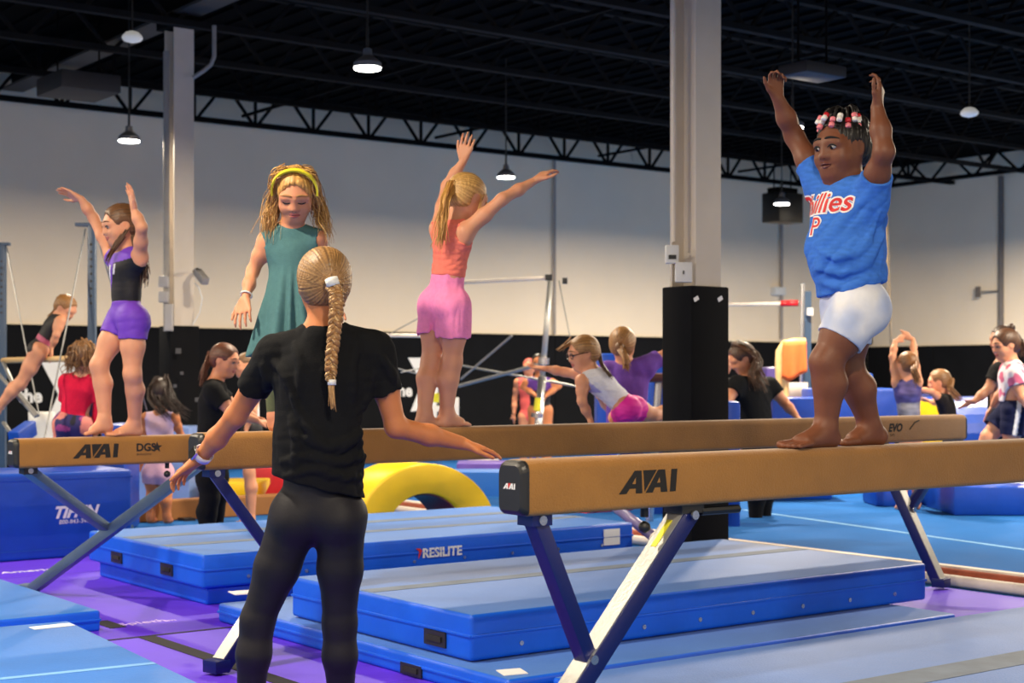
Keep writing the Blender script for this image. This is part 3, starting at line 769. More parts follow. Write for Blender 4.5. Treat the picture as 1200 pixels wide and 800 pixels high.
MB().box(pt(1011, 449, 15.58), np.array([0.05, 0, 0]), np.array([0, .004, 0]), ZV * 0.05).build('pale_mark', mat('pale blue mark', (120, 150, 220), .6), s2)
soft('soft_block', 985, 430, 1003, 440, 16.8, 0.5, mat('teal vinyl', (30, 120, 190), .4), 'teal topped soft block at the back of the stack', zb=.1)
soft('soft_block', 898, 430, 912, 470, 16.5, 0.4, mat('violet vinyl', (70, 50, 130), .4), 'violet soft block behind the wooden frame', zb=.1)
soft('soft_block', 1076, 462, 1094, 490, 16.4, 0.5, mat('dark blue vinyl', (16, 40, 120), .4), 'dark blue soft block behind the ponytailed girl', zb=.1)
soft('foam_mat', 1118, 570, 1300, 596, 12.05, 2.3, M_royal, 'blue foam mat lying on the spring floor at the right', 'mat', zb=0.1)
soft('foam_mat', 1026, 571, 1078, 583, 12.9, 0.5, M_royal, 'low blue foam mat behind the right hand beam leg', 'mat', zb=.1)
# octagon barrel, yellow and blue
def barrel(ctr, axis, R, length, m_side, m_face, label, r_in=0.0):
    axis = nrm(axis); r1 = nrm(np.cross(axis, ZV)); r2 = np.cross(r1, axis)
    t = thing('soft_barrel', [ctr[0], ctr[1], ctr[2] - R], label, 'soft barrel')
    n = 28
    v = []; f = []
    for s, q in ((-1, 0.96), (-.94, 1), (.94, 1), (1, .96)):
        for k in range(n):
            a = 2 * math.pi * k / n; v.append(ctr + axis * s * length / 2 + q * R * (math.cos(a) * r1 + math.sin(a) * r2))
    f = [(i * n + k, i * n + (k + 1) % n, (i + 1) * n + (k + 1) % n, (i + 1) * n + k) for i in range(3) for k in range(n)]
    f += [tuple(range(n)), tuple(range(3 * n, 4 * n))[::-1]]
    MB().add(v, f).build('cover', m_side, t, smooth=False)
    for s in (-1, 1):
        v = []; 
        for z in (1.0, 1.012):
            for k in range(n):
                a = 2 * math.pi * k / n; v.append(ctr + axis * s * length / 2 * z + .95 * R * (math.cos(a) * r1 + math.sin(a) * r2))
        ff = [(k, (k + 1) % n, n + (k + 1) % n, n + k) for k in range(n)] + [tuple(range(n)), tuple(range(n, 2 * n))[::-1]]
        MB().add(v, ff).build('end_panel', m_face, t)
    return t
bc = pt(1108, 522, 15.2); 
barrel(np.array([bc[0], bc[1], 0.1 + 0.44]) + np.array([.18, .25, 0]), np.array([0.86, 0.5, 0]), 0.45, 0.85, M_royal, M_yellow, 'blue foam barrel with yellow end behind the striped shorts')
# yellow arch
ac = gp(485, 612, 0.0); ac = pt(482, 612, 11.9); ac[2] = 0
t = thing('foam_arch', ac, 'yellow foam arch with maroon lining behind the coach', 'foam arch')
v = []; f = []; R1, R2 = 0.53, 0.30; n = 26; dd = 0.26
for (R, y) in ((R1, -dd), (R1, dd), (R2, dd), (R2, -dd)):
    for k in range(n + 1):
        a = math.pi * k / n; v.append(ac + np.array([R * math.cos(a), 0, R * math.sin(a)]) + N * y * .9 - np.array([0, 0, 0]))
for q in range(4):
    for k in range(n):
        a, b = q * (n + 1) + k, ((q + 1) % 4) * (n + 1) + k
        f.append((a, a + 1, b + 1, b))
f.append((0, n + 1, 2 * (n + 1), 3 * (n + 1))); f.append((n, 2 * n + 1, 3 * n + 2, 4 * n + 3))
MB().add(v, f).build('ring', M_yellow, t, bevel=0.02)
v = []; f = []
for (R, y) in ((R2 - 0.001, -dd * .8), (R2 - 0.001, dd), (R2 - 0.012, dd), (R2 - 0.012, -dd * .8)):
    for k in range(n + 1):
        a = math.pi * k / n; v.append(ac + np.array([R * math.cos(a), 0, R * math.sin(a)]) + N * y * .9)
for q in range(4):
    for k in range(n):
        a, b = q * (n + 1) + k, ((q + 1) % 4) * (n + 1) + k
        f.append((a, a + 1, b + 1, b))
MB().add(v, f).build('lining', M_maroon, t)
# mats and blocks seen under the beams
soft('foam_mat', 236, 566, 302, 585, 13.6, 0.7, M_yellow, 'yellow foam mat beyond the low floor beam', 'mat', bevel=.01, zb=.112)
soft('foam_mat', 222, 586.5, 296, 606, 13.6, 0.8, M_royal, 'blue foam mat carrying the yellow one beyond the floor beam', 'mat', zb=0, bevel=.01)
soft('foam_mat', 285, 548, 345, 559, 15.0, 0.6, M_red, 'red foam mat lying behind the yellow one', 'mat', bevel=.01, zb=0)
a = pt(300, 590, 13.6); a[2] = 0
o = MB().prism([(0, 0), (0.42, 0), (0.42, 0.52), (0.26, 0.52)], np.array([1., 0, 0]), ZV, np.array([0, 1., 0]), a, 0.5).build('foam_wedge', M_red, bevel=.015)
tag(o, 'red foam wedge standing behind the floor beam near the coach', 'wedge')
soft('foam_mat', 548, 536, 584, 545, 15.9, 0.5, M_foam, 'white foam mat far behind the yellow arch', 'mat', zb=0, bevel=.01)
soft('foam_mat', 535, 543, 612, 554, 15.1, 0.6, mat('violet mat', (96, 70, 170), .45), 'violet foam mat behind the yellow arch', 'mat', zb=0, bevel=.01)
soft('foam_mat', 530, 553, 720, 572, 14.0, 0.5, M_blue_mid, 'light blue foam mat behind the yellow arch', 'mat', zb=0, bevel=.01)
o = MB().prism([(0, 0), (0.75, 0), (0.42, 0.30)], U, ZV, N, np.array([*gp(672, 617, 0)[:2], 0]), 0.6).build('foam_wedge', M_red, bevel=.015)
tag(o, 'low red foam wedge under the far beam near the column', 'wedge')
a, b = gp(722, 598, .25), gp(775, 634, .05)
t = thing('brace_tube', b, 'grey violet tube brace leaning beside the padded column', 'tube')
MB().tube([pt(716, 590, 10.2), pt(770, 632, 9.6)], 0.035, 10).build('tube', mat('violet grey steel', (110, 100, 150), .4), t, smooth=True)
MB().tube([pt(768, 630, 9.62), pt(772, 633.5, 9.58)], 0.045, 10).build('end', M_foam, t, smooth=True)
o = soft('soft_block', 762, 423, 800, 500, 12.2, 0.7, M_royal, 'blue soft block partly hidden behind the padded column', zb=0)
o = soft('soft_block', 700, 414, 724, 500, 13.5, 0.5, M_royal, 'blue soft block beyond the woman in purple', zb=0)
o = soft('vault_table', 757, 437, 800, 448, 11.4, 0.5, mat('brown leather', (84, 44, 40), .5), 'brown padded vault top beside the column', 'vault table')
MB().tube([np.array([*pt(772, 447, 11.6)[:2], pt(772, 447, 11.6)[2]]), np.array([*pt(760, 500, 11.6)[:2], 0])], 0.03, 8).build('leg', M_chrome, o)
soft('soft_block', 118, 497, 146, 520, 11.8, 0.5, M_royal, 'blue soft block behind the purple leotard girl', zb=0)
soft('soft_block', 160, 500, 222, 514, 13.6, 0.5, mat('pale blue vinyl', (120, 150, 215), .4), 'pale blue soft block behind the lavender leotard girl', zb=0)

# ================================================================== people: implicit surfaces
f4 = np.float32
class SDF:
    def __init__(s): s.p = []; s.post = None; s.postamp = 0.0
    def rc(s, a, b, ra, rb, k=0.02, op='u', fl=None):
        s.p.append(('rc', np.asarray(a, float), np.asarray(b, float), ra, rb, k, op, fl)); return s
    def el(s, c, R, r, k=0.02, op='u'):
        """ellipsoid: centre, 3 axes (rows), radii"""
        s.p.append(('el', np.asarray(c, float), np.asarray(R, float), np.asarray(r, float), None, k, op, None)); return s
    def pl(s, c, n, k=0.004):
        """keep the side that n points away from"""
        s.p.append(('pl', np.asarray(c, float), nrm(n), None, None, k, 'i', None)); return s
    def fnc(s, f, k, op):
        s.p.append(('fn', f, None, None, None, k, op, None)); return s
    @staticmethod
    def ev(q, P):
        t = q[0]
        if t == 'rc':
            _, a, b, ra, rb, k, op, fl = q
            sc = 1.0
            pa = P - a.astype(f4); ba = (b - a).astype(f4)
            if fl is not None:
                w, qq = fl; w = w.astype(f4); g = f4(1.0 / qq - 1.0)
                pa = pa + (pa @ w)[:, None] * g * w; ba = ba + np.dot(ba, w) * g * w; sc = min(qq, 1.0)
            l2 = f4(np.dot(ba, ba) + 1e-12)
            h = np.clip((pa @ ba) / l2, 0, 1)
            d = pa - h[:, None] * ba
            return (np.sqrt(np.einsum('ij,ij->i', d, d)) - (ra + h * f4(rb - ra))) * f4(sc if sc > 0.75 else (sc + 1) / 2)
        if t == 'el':
            _, c, R, r, _, k, op, _ = q
            x = (P - c.astype(f4)) @ R.T.astype(f4)
            xr = x / r.astype(f4)
            k0 = np.sqrt(np.einsum('ij,ij->i', xr, xr)) + f4(1e-9)
            xr /= r.astype(f4)
            k1 = np.sqrt(np.einsum('ij,ij->i', xr, xr)) + f4(1e-9)
            return k0 * (k0 - 1) / k1
        if t == 'pl':
            return (P - q[1].astype(f4)) @ q[2].astype(f4)
        return q[1](P)
    def bounds(s, pad):
        lo = np.full(3, 1e9); hi = -lo
        for q in s.p:
            if q[6] != 'u': continue
            if q[0] == 'rc':
                r = max(q[3], q[4])
                lo = np.minimum(lo, np.minimum(q[1], q[2]) - r); hi = np.maximum(hi, np.maximum(q[1], q[2]) + r)
            elif q[0] == 'el':
                r = np.abs(q[2].T * q[3]).sum(1)
                r = np.minimum(r, q[3].max())
                lo = np.minimum(lo, q[1] - r); hi = np.maximum(hi, q[1] + r)
        return lo - pad, hi + pad
    def full(s, P):
        d = np.full(len(P), 10, f4)
        for q in s.p: d = s.comb(d, s.ev(q, P), q)
        return d
    @staticmethod
    def comb(d, e, q):
        k = f4(q[5])
        if q[6] == 'u':
            h = np.maximum(k - np.abs(d - e), 0) / k
            return np.minimum(d, e) - h * h * k * f4(.25)
        if q[6] == 's': e = -e
        h = np.maximum(k - np.abs(d - e), 0) / k
        return np.maximum(d, e) + h * h * k * f4(.25)
    def mesh(s, h):
        B = 6
        lo, hi = s.bounds(3 * h + 0.012)
        nb = np.ceil((hi - lo) / (B * h)).astype(int) + 1
        g = np.stack(np.meshgrid(*[np.arange(k) for k in nb], indexing='ij'), -1).reshape(-1, 3)
        ctr = (lo + (g * B + (B - 1) / 2) * h).astype(f4)
        diag = f4(0.5 * B * h * 1.7321)
        es = [s.ev(q, ctr) for q in s.p]
        d = np.full(len(ctr), 10, f4)
        for q, e in zip(s.p, es): d = s.comb(d, e, q)
        act = np.abs(d) < diag * 1.6 + s.postamp + 0.010
        D = np.empty((nb[0] * B, nb[1] * B, nb[2] * B), f4)
        D6 = D.reshape(nb[0], B, nb[1], B, nb[2], B)
        D6[:] = np.where(d < 0, f4(-1), f4(1)).reshape(nb[0], 1, nb[1], 1, nb[2], 1)
        ai = np.where(act)[0]
        off = np.stack(np.meshgrid(*[np.arange(B)] * 3, indexing='ij'), -1).reshape(-1, 3)
        gi = g[ai]
        P = (lo + (gi[:, None, :] * B + off[None]) * h).astype(f4)          # blocks x B^3 x 3
        nA = len(ai); V = np.full((nA, B ** 3), 10, f4)
        dc = d[ai]
        for q, e in zip(s.p, es):
            ec = e[ai]
            if q[6] == 'u': sel = ec < np.maximum(dc, 0) + diag * 3.2 + q[5]
            else: sel = (ec if q[6] == 's' else -ec) < diag * 2.2 + q[5]
            w = np.where(sel)[0]
            if len(w) == 0: continue
            pp = P[w].reshape(-1, 3)
            V[w] = s.comb(V[w].reshape(-1), s.ev(q, pp), q).reshape(len(w), -1)
        if s.post is not None:
            V = V + s.post(P.reshape(-1, 3)).reshape(V.shape).astype(f4)
        D6[gi[:, 0], :, gi[:, 1], :, gi[:, 2], :] = V.reshape(nA, B, B, B)
        return surfnets(D, lo, h)
CORN = [(i, j, k) for i in (0, 1) for j in (0, 1) for k in (0, 1)]
EDG = [(a, b) for a in range(8) for b in range(a + 1, 8) if sum(abs(CORN[a][t] - CORN[b][t]) for t in range(3)) == 1]
def surfnets(D, lo, h):
    S = D < 0
    n = np.array(D.shape) - 1
    c = np.zeros(n, np.uint8)
    for (i, j, k) in CORN: c += S[i:i + n[0], j:j + n[1], k:k + n[2]]
    act = (c > 0) & (c < 8)
    I = np.argwhere(act)
    vid = np.full(n, -1, np.int32); vid[act] = np.arange(len(I))
    vals = [D[I[:, 0] + a, I[:, 1] + b, I[:, 2] + e] for a, b, e in CORN]
    acc = np.zeros((len(I), 3)); cnt = np.zeros(len(I))
    for a, b in EDG:
        va, vb = vals[a], vals[b]
        m = (va < 0) != (vb < 0)
        t = np.where(m, va / np.where(m, va - vb, 1), 0)
        ca, cb = np.array(CORN[a], float), np.array(CORN[b], float)
        acc += m[:, None] * (ca + t[:, None] * (cb - ca)); cnt += m
    V = lo + h * (I + acc / cnt[:, None])
    F = []
    for ax in range(3):
        sh = [slice(None)] * 3; sh2 = [slice(None)] * 3
        sh[ax] = slice(0, -1); sh2[ax] = slice(1, None)
        A = S[tuple(sh)]; Bm = S[tuple(sh2)]
        df = A != Bm
        E = np.argwhere(df)
        o1, o2 = [t for t in range(3) if t != ax]
        E = E[(E[:, o1] > 0) & (E[:, o2] > 0) & (E[:, o1] < n[o1]) & (E[:, o2] < n[o2])]
        if not len(E): continue
        pos = A[E[:, 0], E[:, 1], E[:, 2]]
        def cell(d1, d2):
            C = E.copy(); C[:, o1] -= d1; C[:, o2] -= d2
            return vid[C[:, 0], C[:, 1], C[:, 2]]
        q = np.stack([cell(1, 1), cell(0, 1), cell(0, 0), cell(1, 0)], 1)
        flip = pos if ax != 1 else ~pos
        q[~flip] = q[~flip][:, ::-1]
        F.append(q)
    F = np.concatenate(F); F = F[(F >= 0).all(1)]
    return V, F
def mesh_np(name, V, F, org):
    me = bpy.data.meshes.new(name)
    me.vertices.add(len(V)); me.vertices.foreach_set('co', (V - org).astype(f4).ravel())
    nf, k = F.shape
    me.loops.add(nf * k); me.loops.foreach_set('vertex_index', F.astype(np.int32).ravel())
    me.polygons.add(nf); me.polygons.foreach_set('loop_start', np.arange(0, nf * k, k, dtype=np.int32))
    me.polygons.foreach_set('use_smooth', np.ones(nf, bool))
    me.update(calc_edges=True); me.validate()
    return me
def set_col(me, rgb, name='Col'):
    """per-vertex colour (linear) of dyed cloth or hair"""
    a = me.color_attributes.new(name, 'FLOAT_COLOR', 'POINT')
    c = np.ones((len(me.vertices), 4), f4); c[:, :3] = rgb
    a.data.foreach_set('color', c.ravel())
def lin(r, g, b): return np.array(srgb(r, g, b)[:3])
rngN = np.random.RandomState(5)
NK = rngN.normal(size=(24, 3)); NK /= np.linalg.norm(NK, axis=1)[:, None]; NP = rngN.uniform(0, 6.28, 24)
def wob(P, f, stretch=(1, 1, 1), n=5, off=0):
    """cheap smooth noise in about -1..1"""
    Q = P * np.asarray(stretch, f4) * f4(f)
    w = np.sin(Q @ NK[(off + 11) % 24].astype(f4) * f4(.7) + f4(NP[off % 24]))
    r = 0
    for i in range(n):
        j = (i + off) % 24
        r = r + np.sin(Q @ NK[j].astype(f4) * f4(1 + .37 * i) + f4(NP[j]) + w * f4(1.3))
    return r / n
def folds(P, d, f, amp, off=0):
    """cloth folds: ridged noise running along direction d"""
    d = nrm(d).astype(f4)
    Q = P - f4(0.78) * (P @ d)[:, None] * d
    w = wob(Q, f, n=5, off=off)
    return f4(amp) * (1 - 2 * np.abs(w) ** f4(.8))

# ------------------------------------------------------------------ people materials
def skin_mat(name, col, sss=0.15):
    return mat(name, col, 0.52, var=0.05, vscale=14, bump=0.08, bscale=220, spec=0.4, sss=sss)
SK_FAIR = skin_mat('fair skin', (214, 150, 116))
SK_TAN = skin_mat('tanned skin', (196, 122, 76))
SK_LIGHT = skin_mat('light skin', (204, 138, 104))
SK_DARK = skin_mat('deep brown skin', (116, 69, 47), 0.06)
M_cloth = mat('dyed cotton', (255, 255, 255), 0.92, var=0.07, vscale=60, bump=0.25, bscale=260, spec=0.2, attr='Col', detail=2)
M_lycra = mat('dyed lycra', (255, 255, 255), 0.6, var=0.05, vscale=30, bump=0.06, bscale=120, spec=0.3, attr='Col')
M_hair = mat('combed hair', (255, 255, 255), 0.42, var=0.18, vscale=90, spec=0.5, attr='Col', bump=0.2, bscale=300)
M_eye = mat('eye white', (168, 160, 154), 0.25, var=0)
M_iris = mat('eye iris', (38, 24, 18), 0.15, var=0)
M_lips = mat('lips', (176, 92, 86), 0.5, var=0.03)
M_lips_d = mat('brown lips', (98, 50, 44), 0.45, var=0.03)

# ------------------------------------------------------------------ anatomy
def frame(f, u):
    f = nrm(f); u = np.asarray(u, float); u = nrm(u - f * np.dot(u, f)); r = np.cross(f, u)
    return r, f, u
class Person:
    """joints are given as (column, row, depth offset) in the photograph's frame and become points in the hall"""
    def __init__(s, Y0, J, H=1.2, g=1.0, face=(0, 1, 0), up=(0, 0, 1), hh=None, skin=SK_FAIR, name='person'):
        s.Y0 = Y0; s.J = {}
        for k, v in J.items():
            s.J[k] = v if isinstance(v, np.ndarray) else pt(v[0], v[1], Y0 + (v[2] if len(v) > 2 else 0.0))
        s.H = H; s.g = g; s.k = H / 1.2 * g; s.skin = skin
        s.hh = hh or (0.205 if H < 1.4 else 0.222)
        s.hf = frame(face, up)
        J = s.J
        s.up = nrm(J['neck'] - J['pelvis'])
        rt = nrm(J['shR'] - J['shL']); rt = nrm(rt - s.up * np.dot(rt, s.up))
        s.rt = rt; s.tf = np.cross(s.up, rt)
        hr = J['hipR'] - J['hipL']; hr = nrm(hr)
        s.hrt = hr; s.hfw = nrm(np.cross(s.up, hr))
        s.waist = J.get('waist', J['pelvis'] + (J['neck'] - J['pelvis']) * 0.36)
        s.chest = J.get('chest', J['pelvis'] + (J['neck'] - J['pelvis']) * 0.70)
    def hp(s, r, f, u):
        R, F_, U_ = s.hf; return s.J['head'] + s.hh * (r * R + f * F_ + u * U_)
    # ---- torso prims, inflated by t
    def torso(s, S, t=0.0, k=0.035, tw=1.0, belly=0.0, tq=0.0, bust=0.0):
        J, K = s.J, s.k
        q = 0.70 + tq
        ct = J['pelvis'] + (J['neck'] - J['pelvis']) * 0.86
        S.rc(J['pelvis'], s.waist, 0.093 * K + t, 0.088 * K * tw + t, k, fl=(s.hfw, q + .06))
        S.rc(s.waist, s.chest, 0.088 * K * tw + t, 0.103 * K + t, k, fl=(s.tf, q))
        S.rc(s.chest, ct, 0.103 * K + t, 0.078 * K + t, k, fl=(s.tf, q))
        for sd in 'LR':
            S.rc(J['neck'] - s.up * 0.030 * K, J['sh' + sd] , 0.046 * K + t, 0.040 * K + t, k)
            S.rc(s.chest, J['sh' + sd] - s.up * 0.03 * K, 0.07 * K + t, 0.040 * K + t, k, fl=(s.tf, 0.85))
        if belly > 0:
            S.el(s.waist + s.tf * 0.045 * K + s.up * .01, np.stack([s.rt, s.tf, s.up]), np.array([0.085, 0.062, 0.10]) * K * belly + t, k)
        if bust > 0:
            for sd in (-1, 1):
                S.el(s.chest + s.tf * 0.055 * K + sd * s.rt * 0.05 * K, np.eye(3), np.array([0.05, 0.05, 0.05]) * K * bust + t, 0.03)
        return S
    def hips(s, S, t=0.0, k=0.035):
        J, K = s.J, s.k * s.hipk
        S.rc(J['hipL'], J['hipR'], 0.070 * K + t, 0.070 * K + t, k, fl=(s.hfw, 0.95))
        for sd in 'LR':
            c = J['hip' + sd] - s.hfw * 0.034 * K - s.up * 0.016 * K
            S.el(c, np.eye(3), np.array([0.056, 0.056, 0.060]) * K + t, k)
        return S
    def limb(s, S, a, b, r0, rm, r1, t=0, k=0.02, bow=None, to=1.0, from_=0.0):
        a, b = np.asarray(a), np.asarray(b)
        m = (a + b) / 2 + (bow if bow is not None else 0)
        if to < 1.0:
            # cut short for cloth
            e = a + (b - a) * to
            if to <= 0.5:
                rr = r0 + (rm - r0) * to * 2; S.rc(a, e, r0 + t, rr + t, k)
            else:
                rr = rm + (r1 - rm) * (to - .5) * 2
                S.rc(a, m, r0 + t, rm + t, k); S.rc(m, e, rm + t, rr + t, k)
            return S
        S.rc(a, m, r0 + t, rm + t, k); S.rc(m, b, rm + t, r1 + t, k)
        return S
    def arm(s, S, sd, t=0, to=2.0):
        J, K = s.J, s.k
        a, e, w = J['sh' + sd], J['el' + sd], J['wr' + sd]
        s.limb(S, a, e, 0.042 * K + 0, 0.036 * K, 0.029 * K, t, to=min(1, to))
        if to > 1:
            s.limb(S, e, w, 0.029 * K, 0.029 * K, 0.0195 * K, t, to=min(1, to - 1))
        return S
    def leg(s, S, sd, t=0, to=2.0, k=0.025, sc=1.0):
        J, K = s.J, s.k * sc * s.legk
        a, e, w = J['hip' + sd], J['kn' + sd], J['an' + sd]
        s.limb(S, a, e, 0.076 * K, 0.064 * K, 0.046 * K, t, k=k, to=min(1, to))
        if to > 1:
            back = -s.hfw * 0.012 * K
            m = e + (w - e) * 0.33
            ax = nrm(w - e); bk = -s.hfw; bk = nrm(bk - ax * np.dot(bk, ax))
            S.rc(e, m + bk * 0.014 * K, 0.046 * K + t, 0.048 * K + t, k)
            tt = min(1, to - 1)
            S.rc(m + bk * 0.014 * K, e + (w - e) * max(tt, .4), 0.048 * K + t, (0.048 + (0.027 - 0.048) * (max(tt, .4) - .33) / .67) * K + t, k)
            S.rc(e, e + (w - e) * max(tt, .4), 0.038 * K + t, (0.038 + (0.026 - 0.038) * tt) * K + t, k)
        return S
    # ---- hand: palm, four fingers and a thumb
    def hand(s, S, sd, simple=False):
        J, K = s.J, s.k
        w, tip = J['wr' + sd], J['ha' + sd]
        d = nrm(tip - w); hl = np.linalg.norm(tip - w)
        pn = J.get('pn' + sd); 
        pn = np.array(s.pn[sd], float) if sd in s.pn else -s.tf
        pn = nrm(pn - d * np.dot(pn, d))
        side = np.cross(d, pn)
        if sd == 'R': side = -side            # towards the thumb
        side = side * s.flip.get(sd, 1)
        curl = s.curl.get(sd, 0.35); spread = s.spread.get(sd, 0.10)
        hl_full = s.hlen if s.hlen else 0.68 * s.hh
        L = hl_full
        r = 0.048 * L
        if simple:
            S.rc(w, w + d * L * 0.45, 0.10 * L, 0.16 * L, 0.012, fl=(pn, 0.5))
            S.rc(w + d * L * .45, w + d * L * 0.92 + pn * curl * .2 * L, 0.15 * L, 0.08 * L, 0.012, fl=(pn, 0.5))
            S.rc(w + d * L * .15 + side * .1 * L, w + d * L * .5 + side * .3 * L, .07 * L, .05 * L, 0.01)
            return S
        kn = []
        for i, x in enumerate((0.17, 0.06, -0.055, -0.16)):
            kp = w + d * L * (0.50 - 0.03 * abs(i - 1)) + side * x * L * (1 + spread) - pn * 0.01 * L
            kn.append(kp)
            S.rc(w + side * x * .45 * L + d * 0.02, kp, 0.085 * L, 0.066 * L, 0.012, fl=(pn, 0.85))
        for i, ln in enumerate((0.44, 0.49, 0.45, 0.35)):
            a = kn[i]; ang = (0.17, 0.05, -0.06, -0.17)[i] * (spread * 6)
            fd = nrm(d + side * ang * 0.5)
            cu = curl * (0.7 + 0.25 * i if curl > 0.5 else 1.0)
            seg = (0.46, 0.30, 0.24); p = a; th = cu * 0.5
            for j, sg in enumerate(seg):
                dd = nrm(fd * math.cos(th) + pn * math.sin(th))
                q = p + dd * ln * L * sg
                S.rc(p, q, r * (1.0 - 0.1 * j), r * (0.92 - 0.12 * j), 0.004)
                p = q; th += cu * 0.85
        a = w + d * 0.12 * L + side * 0.10 * L
        b = a + nrm(d * 0.75 + side * 0.75 + pn * 0.25) * 0.27 * L
        c = b + nrm(d * 1.0 + side * 0.45 + pn * 0.15) * 0.21 * L
        e = c + nrm(d * 1.0 + side * 0.2 + pn * 0.1) * 0.15 * L
        S.rc(a, b, 0.085 * L, 0.062 * L, 0.014); S.rc(b, c, 0.056 * L, 0.050 * L, 0.004); S.rc(c, e, 0.050 * L, 0.040 * L, 0.003)
        return S
    # ---- bare foot
    def foot(s, S, sd, simple=False, shoe=False):
        J, K = s.J, s.k
        an, toe = J['an' + sd], J['to' + sd]
        he = J.get('he' + sd)
        if he is None:
            hd = nrm((toe - an) * [1, 1, 0]); he = np.array([*(an - hd * 0.022 * K)[:2], toe[2]])
        ax = toe - he; L = np.linalg.norm(ax); d = ax / L
        upv = nrm(ZV - d * np.dot(ZV, d)); side = np.cross(d, upv)
        if sd == 'L': side = -side          # towards the big toe is inward
        inw = -side
        h0 = 0.026 * K
        hc = he + d * 0.024 * K + upv * h0
        S.rc(an, hc, 0.028 * K, h0, 0.025)
        ball = he + d * L * 0.68 + upv * 0.018 * K
        S.rc(hc, ball + inw * 0.010 * K, h0, 0.019 * K, 0.02); S.rc(hc, ball - inw * 0.016 * K - d * 0.01 * K, h0 * .9, 0.016 * K, 0.02)
        S.rc(an + d * 0.012 * K, ball + upv * 0.006 * K - d * 0.02 * K, 0.026 * K, 0.017 * K, 0.03)
        if simple:
            S.rc(ball, toe + upv * 0.012 * K, 0.02 * K, 0.012 * K, 0.02, fl=(upv, .7)); return S
        for i in range(5):
            x = 0.020 - 0.0115 * i
            r = (0.0115, 0.0085, 0.0080, 0.0075, 0.0072)[i] * K
            a = ball + inw * x * K * 1.15 - d * 0.004 * K * i - upv * 0.004 * K
            b = he + d * (L - r - (0, 0.002, 0.008, 0.016, 0.026)[i] * K) + inw * x * K * 1.3 + upv * (r * 0.95)
            S.rc(a, b, r * 1.15, r, 0.006)
        return S
    # ---- head with a face
    def headp(s, S, detail=True, chub=1.0):
        J = s.J; h = s.hh; R, F_, U_ = s.hf; A = np.stack([R, F_, U_]); p = s.hp
        S.el(p(0, -0.06, 0.13), A, np.array([0.345, 0.43, 0.365]) * h, 0.03)
        S.el(p(0, 0.09, -0.14), A, np.array([0.262 * chub, 0.30, 0.33]) * h, 0.045)
        S.el(p(0, 0.235, -0.385), A, np.array([0.13, 0.105, 0.095]) * h, 0.04)
        for sd in (-1, 1):
            S.rc(p(sd * 0.19 * chub, 0.0, -0.17), p(sd * 0.09, 0.2, -0.385), 0.10 * h, 0.075 * h, 0.03)
            if detail:
                S.el(p(sd * 0.165 * chub, 0.225, -0.16), A, np.array([0.12 * chub, 0.115, 0.12]) * h, 0.03)
                S.el(p(sd * 0.145, 0.415, 0.005), A, np.array([0.095, 0.075, 0.050]) * h, 0.022, 's')
                S.el(p(sd * 0.145, 0.285, 0.005), A, np.array([0.085, 0.072, 0.060]) * h, 0.010)
            # ears
            S.el(p(sd * 0.335, -0.045, -0.02), A, np.array([0.045, 0.085, 0.125]) * h, 0.012)
            if detail: S.el(p(sd * 0.385, -0.02, -0.01), A, np.array([0.028, 0.045, 0.075]) * h, 0.010, 's')
        if detail:
            S.el(p(0, 0.325, 0.085), A, np.array([0.25, 0.065, 0.05]) * h, 0.03)
            S.rc(p(0, 0.365, 0.015), p(0, 0.425, -0.125), 0.032 * h, 0.047 * h, 0.022)
            for sd in (-1, 1): S.el(p(sd * 0.052, 0.385, -0.137), A, np.array([0.040, 0.045, 0.034]) * h, 0.012)
            S.rc(p(-0.075, 0.335, -0.248), p(0.075, 0.335, -0.248), 0.026 * h, 0.026 * h, 0.012)
            S.rc(p(0, 0.362, -0.246), p(0, 0.362, -0.246), 0.026 * h, 0.026 * h, 0.016)
            S.rc(p(-0.055, 0.340, -0.298), p(0.055, 0.340, -0.298), 0.030 * h, 0.030 * h, 0.014)
            S.el(p(0, 0.40, -0.272), A, np.array([0.10, 0.045, 0.008]) * h, 0.008, 's')
        else:
            S.rc(p(0, 0.35, 0.015), p(0, 0.41, -0.125), 0.035 * h, 0.05 * h, 0.022)
        # neck
        nb = J['neck']
        S.rc(p(0, -0.12, -0.22), nb + s.up * 0.0, 0.185 * h, 0.21 * h * (0.9 + .1 * s.g), 0.04)
        return S
    pn = {}; flip = {}; curl = {}; spread = {}; hlen = None; legk = 1.0; hipk = 1.0
    def build_body(s, label, h=0.005, simple=False, detail=True, feet=True, belly=0, chub=1.0, tq=0.0, tw=1.0, group=None, base=None):
        S = SDF()
        s.torso(S, belly=belly, tq=tq, tw=tw); s.hips(S)
        for sd in 'LR':
            s.arm(S, sd); s.leg(S, sd)
            s.hand(S, sd, simple)
            if feet: s.foot(S, sd, simple)
        s.headp(S, detail, chub)
        V, F = S.mesh(h)
        base = np.array([s.J['pelvis'][0], s.J['pelvis'][1], V[:, 2].min()])
        me = mesh_np('person', V, F, base); me.materials.append(s.skin)
        o = bpy.data.objects.new('person', me); COL.objects.link(o); o.location = tuple(base)
        ORG[o] = base; tag(o, label, 'person', group)
        s.o = o; s.base = base; s.S = S; s.SH = s.headp(SDF(), detail, chub)
        return o
    def part(s, name, S, h, m, col=None, label=None, parent=None):
        V, F = S.mesh(h)
        me = mesh_np(name, V, F, s.base); me.materials.append(m)
        if col is not None:
            c = col(V) if callable(col) else np.tile(np.asarray(col), (len(V), 1))
            set_col(me, c)
        o = bpy.data.objects.new(name, me); COL.objects.link(o); o.parent = parent or s.o
        ORG[o] = s.base
        if label: o['label'] = label
        return o
